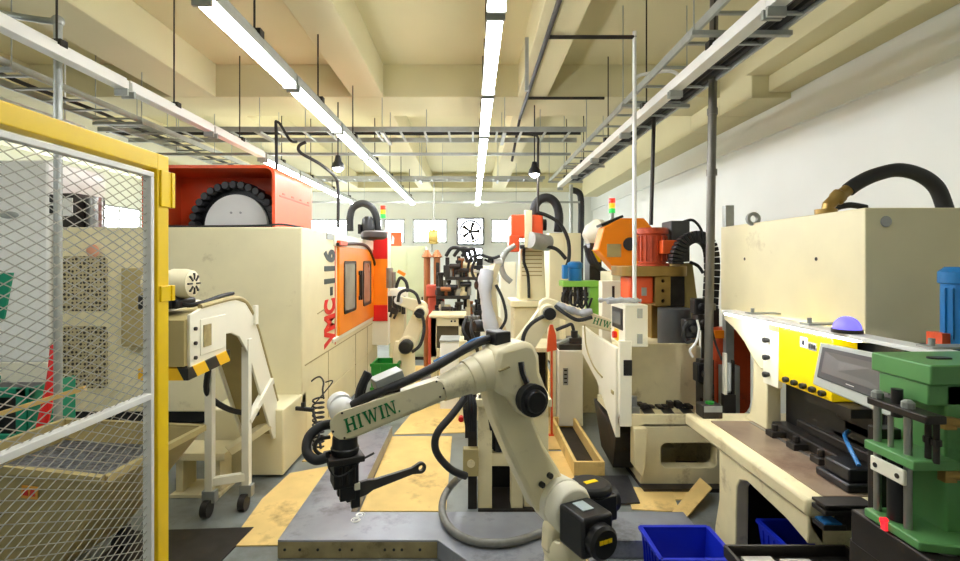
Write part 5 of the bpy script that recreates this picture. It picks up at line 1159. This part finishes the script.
Y = 6.9; b = B(); b.rings([(P(586, 240, Y), .10), (P(591, 236, Y), .16), (P(602, 230, Y), .18), (P(607, 228, Y), .13)], 20); part(b, 'spindle', creamw, t)
b = B(); b.box(X_(588, Y), Y-.1, Z_(285, Y), X_(600, Y), Y+.2, Z_(243, Y)); part(b, 'slide', dark, t, .01)
b = B(); b.box(X_(584, Y), Y-.12, 0, X_(604, Y), Y+.25, Z_(285, Y)); part(b, 'pedestal', cream, t, .01)
b = B(); b.box(X_(590, Y), Y-.14, Z_(262, Y), X_(598, Y), Y-.1, Z_(250, Y)); part(b, 'yellow_cover', yellow, t)
for k in range(3): b = B(); b.tube([P(585+k*3, 246+k*3, Y-.15), P(590+k*3, 262, Y-.25), P(600+k*2, 268+k*3, Y-.2), P(606, 272+k*4, Y-.15)], .025, 8); part(b, 'hose', rubber, t)
# green drill with blue motor
Y = 6.25
t = thing('green_drilling_unit', 'lime green drilling unit with a blue motor on top', 'drill', (1.35, 6.4, 0))
b = B(); b.box(X_(563, Y), Y, Z_(287, Y), X_(601, Y), Y+.3, Z_(281, Y)); part(b, 'beam', lime, t, .008)
b = B(); b.box(X_(590, Y), Y+.02, Z_(316, Y), X_(601, Y), Y+.28, Z_(287, Y)); part(b, 'column', lime, t, .01)
b = B(); b.box(X_(565, Y), Y+.0, 0, X_(602, Y), Y+.4, Z_(316, Y)); part(b, 'stand', creamd, t, .008)
c = P(575, 281, Y+.15); b = B(); b.rings([(c, .085), (c+Vector((0, 0, .16)), .085), (c+Vector((0, 0, .17)), .095), (c+Vector((0, 0, .23)), .095), (c+Vector((0, 0, .25)), .06)], 22); part(b, 'motor', mblue, t)
b = B(); b.box(X_(563, Y), Y-.02, Z_(279, Y), X_(568, Y), Y+.1, Z_(265, Y)); part(b, 'terminal_box', mblue, t, .01)
for k in range(7):
    x = X_(565+k*3.6, Y); b = B(); zz = Z_(287, Y); b.cyl((x, Y+.05+.02*(k % 3), zz-.22-.03*(k % 2)), (x, Y+.05+.02*(k % 3), zz), .02, n=10); b.cyl((x, Y+.05+.02*(k % 3), zz-.12), (x, Y+.05+.02*(k % 3), zz-.07), .032, n=10); part(b, 'spindle', dark, t)
for k in range(4): b = B(); b.tube([P(566+k*6, 290, Y-.05), P(562+k*8, 300, Y-.1), P(570+k*6, 308, Y-.08), P(580+k*4, 298, Y-.06)], .014, 7); part(b, 'hose', rubber, t)
t = thing('switch_cabinet', 'small cream switch cabinet with a black slot right of the lime drilling unit', 'cabinet', (1.6, 5.5, 0))
Y = 5.5; b = B(); b.box(X_(602, Y), Y, .0, X_(624, Y), Y+.15, Z_(281, Y)); part(b, 'body', creamw, t, .006)
b = B(); b.box(X_(612, Y), Y-.005, Z_(299, Y), X_(614.5, Y), Y, Z_(286, Y)); part(b, 'slot', black, t)
# drilling column with orange head
Y = 6.9
t = thing('drilling_column', 'cream drilling column with a red-orange head and black hose arch', 'drill', (.85, 7.0, 0))
b = B(); b.hexa([(X_(519, Y), Y, Z_(301, Y)), (X_(546, Y), Y, Z_(301, Y)), (X_(546, Y), Y+.4, Z_(301, Y)), (X_(519, Y), Y+.4, Z_(301, Y))], [(X_(521, Y), Y, Z_(248, Y)), (X_(544, Y), Y, Z_(248, Y)), (X_(544, Y), Y+.4, Z_(248, Y)), (X_(521, Y), Y+.4, Z_(248, Y))]); part(b, 'column', cream, t, .02)
for k in range(7): b = B(); z = Z_(252+k*4, Y); b.box(X_(522, Y), Y-.004, z, X_(542, Y), Y, z+.015); part(b, 'bellows_line', khaki, t)
b = B(); b.box(X_(510, Y), Y-.15, Z_(306, Y), X_(549, Y), Y+.5, Z_(300, Y)); part(b, 'flange', cream, t, .008)
b = B(); b.box(X_(513, Y), Y-.1, 0, X_(546, Y), Y+.45, Z_(306, Y)); part(b, 'base', creamd, t, .02)
b = B(); b.box(X_(510, Y), Y-.2, Z_(238, Y), X_(541, Y), Y+.3, Z_(216, Y)); b.box(X_(508, Y), Y-.22, Z_(252, Y), X_(518, Y), Y+.1, Z_(236, Y)); part(b, 'head_cover', redor, t, .015)
b = B(); b.box(X_(523, Y), Y-.25, Z_(248, Y), X_(530, Y), Y-.15, Z_(212, Y)); part(b, 'slide_rail', cream, t, .006)
b = B(); b.rings([(P(530, 240, Y-.28), .11), (P(548, 243, Y-.1), .11)], 18); part(b, 'motor', galv, t)
b = B(); b.cyl(P(541, 225, Y), P(546, 225, Y), .08); part(b, 'hose_socket', black, t)
b = B(); b.tube([P(534, 217, Y), P(535, 206, Y), P(541, 199, Y), P(549, 198, Y), P(556, 204, Y), P(559, 216, Y), P(558, 232, Y)], .06, 12, 6); part(b, 'hose_arch', rubber, t)
b = B(); b.tube([P(536, 212, Y-.2), P(548, 216, Y-.2), P(560, 224, Y-.2), P(568, 240, Y-.2), P(569, 258, Y-.2), P(565, 270, Y-.2)], .025, 8, 6); part(b, 'cable', rubber, t)
b = B(); b.tube([P(520, 247, Y-.2), P(540, 246, Y-.2), P(556, 249, Y-.2), P(566, 259, Y-.2)], .025, 8, 6); part(b, 'cable', rubber, t)
b = B(); b.tube([P(524, 248, Y-.05), P(524, 262, Y-.08), P(528, 275, Y-.05), P(529, 298, Y-.05)], .02, 8, 6); part(b, 'cable', rubber, t)
b = B(); b.tube([P(515, 245, Y-.2), P(506, 252, Y-.2), P(501, 264, Y-.2), P(504, 275, Y-.2), P(511, 282, Y-.2)], .04, 10, 6); part(b, 'grey_hose', galv, t)
# tall cream cabinets further back
def cab(px0, py0, px1, Y, dep, m_, label, name='electrical_cabinet', doors=2, cat='cabinet', base=0):
    t = thing(name, label, cat, (X_((px0+px1)/2, Y), Y+dep/2, base)); x0, x1, z1 = X_(px0, Y), X_(px1, Y), Z_(py0, Y)
    b = B(); b.box(x0, Y, base+.06, x1, Y+dep, z1); part(b, 'body', m_, t, .01)
    b = B(); b.box(x0+.02, Y+.02, base, x1-.02, Y+dep, base+.06); part(b, 'plinth', dark, t)
    for k in range(doors):
        a = x0+(x1-x0)*k/doors+.015; c = x0+(x1-x0)*(k+1)/doors-.015; b = B(); b.box(a, Y-.012, base+.1, c, Y, z1-.04); o = part(b, 'door', m_, t, .004)
        b = B(); b.box(c-.05, Y-.03, (base+z1)/2, c-.025, Y-.012, (base+z1)/2+.12); part(b, 'handle', dark, o)
    return t
cab(549, 233, 581, 9.2, .6, cream, 'tall cream cabinet behind the hose arch of the drilling column')
cab(500, 262, 516, 10.4, .6, creamw, 'far pale cabinet left of the drilling column', doors=1)
cab(389, 246, 425, 9.6, .5, palegreen, 'pale green cabinet behind the machining centre with a red sign on top')
t = thing('wall_sign', 'red and white sign standing on the pale green cabinet', 'sign', (X_(396, 9.7), 9.7, Z_(246, 9.6)))
b = B(); b.box(X_(390, 9.7), 9.68, Z_(246, 9.6)+.002, X_(401.5, 9.7), 9.74, Z_(232, 9.7)); part(b, 'panel', redor, t, .005)
b = B(); b.prism([(X_(391.5, 9.7), Z_(244, 9.7)), (X_(394, 9.7), Z_(244, 9.7)), (X_(394.5, 9.7), Z_(238, 9.7)), (X_(392.5, 9.7), Z_(235, 9.7))], 'y', 9.675, 9.68); part(b, 'white_mark', white, t)
# small robot left of the bench
Y = 6.7
arm_robot('far ivory robot arm with black motor beside the machining centre', (X_(404, Y), Y, 0), P(408, 344, Y), P(421, 312, Y), P(399, 300, Y), P(392, 318, Y), 1.05,
    hose=[[P(412, 352, Y-.3), P(420, 345, Y-.3), P(424, 330, Y-.25), P(422, 316, Y-.2), P(414, 313, Y-.2)], [P(398, 302, Y-.1), P(400, 293, Y-.1), P(408, 290, Y-.1), P(416, 294, Y-.1), P(420, 304, Y-.1)]])
t = thing('machine_spindles', 'grey cluster of tool spindles and hoses beside the red panel of the machining centre', 'machine head', (X_(396, 7.6), 7.6, 0))
Y = 7.6; b = B(); b.box(X_(390, Y), Y, 0, X_(404, Y), Y+.3, Z_(306, Y)); part(b, 'stand', creamd, t, .01)
b = B(); b.box(X_(389, Y), Y-.05, Z_(306, Y), X_(406, Y), Y+.3, Z_(288, Y)); part(b, 'head', creamw, t, .03)
for k in range(4): b = B(); b.cyl(P(390+k*4.5, 312+2*(k % 2), Y-.1), P(390+k*4.5, 296, Y-.1), .03, n=10); part(b, 'spindle', dark, t)
b = B(); b.cyl(P(389.5, 288, Y), P(389.5, 268, Y), .05, n=12); b.cyl(P(393.5, 288, Y), P(393.5, 272, Y), .035, n=12); part(b, 'cylinder', steel, t)
b = B(); b.tube([P(396, 288, Y), P(400, 278, Y), P(406, 282, Y), P(408, 292, Y)], .025, 8); part(b, 'hose', rubber, t)
b = B(); b.bar(P(398, 271, Y), P(405, 275, Y), .06, .05); part(b, 'orange_lever', orange, t)
# stacked crates
for k in range(2):
    Y = 6.35; x0, x1, z = X_(371, Y), X_(398, Y), .30*k
    t = thing('plastic_crate', ('green crate topmost of the two stacked beside the machining centre', 'green crate on the floor under another beside the machining centre')[1-k], 'crate', ((x0+x1)/2, Y+.2, z))
    b = B(); b.box(x0, Y, z+.002, x1, Y+.4, z+.02); b.box(x0, Y, z+.02, x1, Y+.02, z+.296); b.box(x0, Y+.38, z+.02, x1, Y+.4, z+.296); b.box(x0, Y+.02, z+.02, x0+.02, Y+.38, z+.296); b.box(x1-.02, Y+.02, z+.02, x1, Y+.38, z+.296); part(b, 'crate_body', dgreen, t, .004)
    b = B(); b.box(x0-.012, Y-.012, z+.26, x1+.012, Y, z+.296); b.box(x1, Y, z+.26, x1+.012, Y+.4, z+.296); b.box(x0+.1, Y-.01, z+.05, x0+.12, Y, z+.26); b.box(x1-.12, Y-.01, z+.05, x1-.1, Y, z+.26); part(b, 'rim', dgreen, t)
# cream table with fixture rack
Y = 7.3
t = thing('fixture_table', 'cream steel table with a dark grille front at the end of the aisle', 'table', (X_(448, Y), Y+.3, 0))
x0, x1, zt = X_(431, Y), X_(464, Y), Z_(315, Y)
b = B(); b.box(x0-.03, Y-.03, zt-.04, x1+.03, Y+.6, zt); part(b, 'table_top', creamd, t, .005)
b = B(); b.frame([(x0, .5), (x1, .5), (x1, zt-.04), (x0, zt-.04)], [(x0+.07, .62), (x1-.04, .62), (x1-.04, zt-.16), (x0+.07, zt-.16)], 'y', Y, Y+.04); part(b, 'front_panel', cream, t)
b = B(); b.box(x0+.02, Y+.06, .52, x1-.02, Y+.55, zt-.05); part(b, 'grille', mat('grille_brown', (92, 84, 62), .6, .2), t)
for x in (x0+.04, x1-.04):
    for y in (Y+.04, Y+.54): b = B(); b.box(x-.04, y-.04, 0, x+.04, y+.04, zt-.04); part(b, 'leg', cream, t)
for dx in (.30, .35): b = B(); b.cyl((x0+dx, Y-.01, zt-.09), (x0+dx, Y, zt-.09), .015, n=8); part(b, 'button', black, t)
t = thing('fixture_rack', 'dark jig rack crowded with fixtures standing behind the cream steel table', 'rack', (X_(455, 8.2), 8.2, 0))
Y = 8.2
for px in (436, 458, 479):
    b = B(); b.box(X_(px, Y)-.03, Y+.4, 0, X_(px, Y)+.03, Y+.46, Z_(256+abs(px-458)*.3, Y)); part(b, 'post', dark, t)
for py, pa, pb in ((320, 434, 481), (296, 436, 470), (277, 445, 480)): b = B(); b.box(X_(pa, Y), Y, Z_(py, Y)-.05, X_(pb, Y), Y+.5, Z_(py, Y)); part(b, 'shelf', dark, t)
random.seed(11)
for py, pa, pb, n_ in ((320, 434, 481, 16), (296, 436, 470, 12), (277, 445, 480, 12)):
    for k in range(n_):
        px = pa+(pb-pa)*(k+.5)/n_; hh = random.uniform(.12, .34); w_ = random.uniform(.04, .09); x, z = X_(px, Y), Z_(py, Y)
        yy = Y+random.uniform(.05, .3); m_ = random.choice([dark, steel, black, dark, dark, copper, creamd, black, galv]); b = B(); q = random.random()
        if q < .35: b.rings([((x, yy, z), w_), ((x, yy, z+hh*.4), w_), ((x, yy, z+hh*.45), w_*.5), ((x, yy, z+hh), w_*.5), ((x, yy, z+hh+.001), w_*.8), ((x, yy, z+hh+.05), w_*.8)], 12)
        elif q < .7: b.box(x-w_, yy-.05, z, x+w_, yy+.1, z+hh*.6); b.box(x-w_*.4, yy-.03, z+hh*.6, x+w_*.9, yy+.05, z+hh)
        else: b.box(x-w_*.4, yy, z, x+w_*.4, yy+.1, z+hh*.5); b.cyl((x-w_*1.3, yy-.04, z+hh*.5+w_*.6), (x+w_*1.3, yy-.08, z+hh*.5+w_*.6), w_*.6, n=12)
        part(b, 'fixture', m_, t, .006)
for k in range(3): b = B(); b.tube([P(446+k*8, 256, Y-.05), P(452+k*8, 248+k, Y-.1), P(462+k*6, 250, Y-.1), P(468+k*4, 262, Y-.05)], .03, 8); part(b, 'hose', rubber, t)
t = thing('white_box', 'white steel box standing on the floor in front of the cream steel table', 'box', (X_(450, 6.4), 6.5, 0))
Y = 6.4; b = B(); b.box(X_(440, Y), Y, 0, X_(459, Y), Y+.4, Z_(342, Y)); part(b, 'body', white, t, .01)
b = B(); b.box(X_(440, Y)-.01, Y-.01, Z_(342, Y), X_(459, Y)+.01, Y+.41, Z_(340, Y)); part(b, 'lid', galv, t, .004)
t = thing('low_cabinet', 'low cream cabinet with a small grey valve block on top in the aisle', 'cabinet', (X_(468, 6.0), 6.1, 0))
Y = 5.95; b = B(); b.box(X_(459, Y), Y, 0, X_(482, Y), Y+.4, Z_(341, Y)); part(b, 'body', cream, t, .01)
b = B(); b.box(X_(464, Y), Y+.05, Z_(341, Y), X_(480, Y), Y+.3, Z_(322, Y)); part(b, 'valve_block', dark, t, .01)
for k in range(4): b = B(); b.cyl((X_(466+k*4, Y), Y+.12, Z_(322, Y)), (X_(466+k*4, Y), Y+.12, Z_(317, Y)), .025, n=10); part(b, 'valve', steel, t)
for k in range(2): b = B(); b.tube([P(466+6*k, 319, Y+.1), P(463+8*k, 330, Y-.05), P(470+5*k, 342, Y-.06), P(478, 350+3*k, Y-.05)], .02, 8); part(b, 'hose', rubber, t)
# film-wrapped robot
Y = 5.5
arm_robot('ivory robot in a white protective sleeve standing upright above the front robot elbow', (X_(497, Y), Y+.15, 0), P(492, 325, Y+.1), P(489, 285, Y), P(497, 262, Y), P(485, 258, Y), .8,
    hose=[[P(500, 330, Y-.2), P(506, 318, Y-.2), P(503, 300, Y-.15), P(496, 285, Y-.1)], [P(468, 268, Y), P(471, 258, Y-.05), P(480, 255, Y-.05), P(492, 258, Y-.05), P(500, 256, Y-.05)], [P(474, 262, Y-.02), P(472, 272, Y-.02), P(477, 280, Y-.02), P(486, 276, Y-.02)]])
b = B(); b.tube([P(487, 270, Y-.06), P(485, 285, Y-.09), P(486, 300, Y-.1), P(489, 318, Y-.1), P(493, 334, Y-.1)], .08, 12, 5, rr=lambda i: .07+.012*math.sin(i*.45)+.004*math.sin(i*2.3))
single(b, 'protective_sleeve', mat('white_sleeve', (205, 208, 214), .5, 0, .05, 12, bump=.5), 'white cloth sleeve hanging on the upright robot arm', 'sleeve')
# hoist and copper posts
t = thing('chain_hoist', 'yellow chain hoist hanging in front of the back windows', 'hoist', P(433, 244, 9.4))
Y = 9.4; b = B(); b.rings([(P(428.5, 237, Y), .11), (P(438, 237, Y), .13)], 16); b.box(X_(430, Y), Y-.08, Z_(244, Y), X_(437, Y), Y+.08, Z_(230, Y)); part(b, 'hoist_body', mat('hoist_yellow', (222, 200, 110), .5), t, .01)
b = B(); b.cyl(P(434, 231, Y), (X_(434, Y), Y, 3.35), .012, n=6); b.cyl(P(432, 243, Y), P(432, 252, Y), .012, n=6); part(b, 'chain', galv, t)
for px, l in ((427, 'left'), (437, 'right')):
    Y = 9.0; b = B(); b.rings([((X_(px, Y), Y, 0), .06), ((X_(px, Y), Y, Z_(258, Y)), .06), ((X_(px, Y), Y, Z_(257, Y)), .10), ((X_(px, Y), Y, Z_(250, Y)), .03)], 14)
    single(b, 'copper_column', copper, 'copper brown press column below the hoist, %s one of the two' % l, 'column', group='copper press columns')
b = B(); Y = 8.6; b.box(X_(426, Y), Y, Z_(297, Y), X_(446, Y), Y+.25, Z_(285, Y)); b.box(X_(428, Y), Y+.05, 0, X_(444, Y), Y+.2, Z_(297, Y)); single(b, 'red_machine_block', mat('faded_red', (226, 96, 70), .5), 'faded red machine block below the copper columns', 'machine', .02)
# black cable bundle in the far corner
b = B(); Y = 11; b.tube([P(570, 190, Y), P(578, 192, Y), P(581, 200, Y), P(581, 230, Y), P(580, 262, Y), P(580, 330, Y)], .07, 8, 4); single(b, 'cable_drop', rubber, 'thick black cable bundle dropping in the far right corner', 'cable')
b = B(); b.cyl((X_(571, 10.5), 10.5, 0), (X_(571, 10.5), 10.5, 3.5), .04); single(b, 'drop_pipe', galv, 'grey vertical pipe in the far right corner beside the black cable bundle', 'pipe')
# far low window strip and far machines
f = B(); f.frame([(-.2, 1.8), (.32, 1.8), (.32, 2.28), (-.2, 2.28)], [(-.16, 1.84), (.28, 1.84), (.28, 2.24), (-.16, 2.24)], 'y', YB-.05, YB); f.box(.04, YB-.05, 1.84, .08, YB, 2.24); o = struct(f, 'window_8', galv)
p = B(); p.box(-.16, YB-.03, 1.84, .28, YB-.02, 2.24); part(p, 'pane', panem, o)
t = thing('far_machine', 'far cream machine with a dark doorway below the wall fan', 'machine tool', (X_(489, 11.5), 11.8, 0))
Y = 11.5; b = B(); b.box(X_(476, Y), Y, 0, X_(506, Y), Y+.8, Z_(266, Y)); part(b, 'housing', creamw, t, .02)
b = B(); b.box(X_(481, Y), Y-.01, .9, X_(494, Y), Y, Z_(270, Y)); part(b, 'door', glassy, t)
b = B(); b.box(X_(498, Y), Y-.06, 1.2, X_(504, Y), Y, 1.6); part(b, 'control_panel', dark, t)
t = thing('far_press', 'far cream press with dark ram beside the copper columns', 'press', (X_(413, 11), 11.3, 0))
Y = 11; b = B(); b.box(X_(404, Y), Y, 0, X_(426, Y), Y+.6, Z_(262, Y)); part(b, 'frame', cream, t, .02)
b = B(); b.box(X_(410, Y), Y-.05, 1.0, X_(420, Y), Y, 1.5); part(b, 'ram', dark, t)
b = B(); b.tube([P(408, 262, Y), P(410, 252, Y), P(416, 254, Y), P(420, 264, Y)], .05, 8); part(b, 'hose', rubber, t)
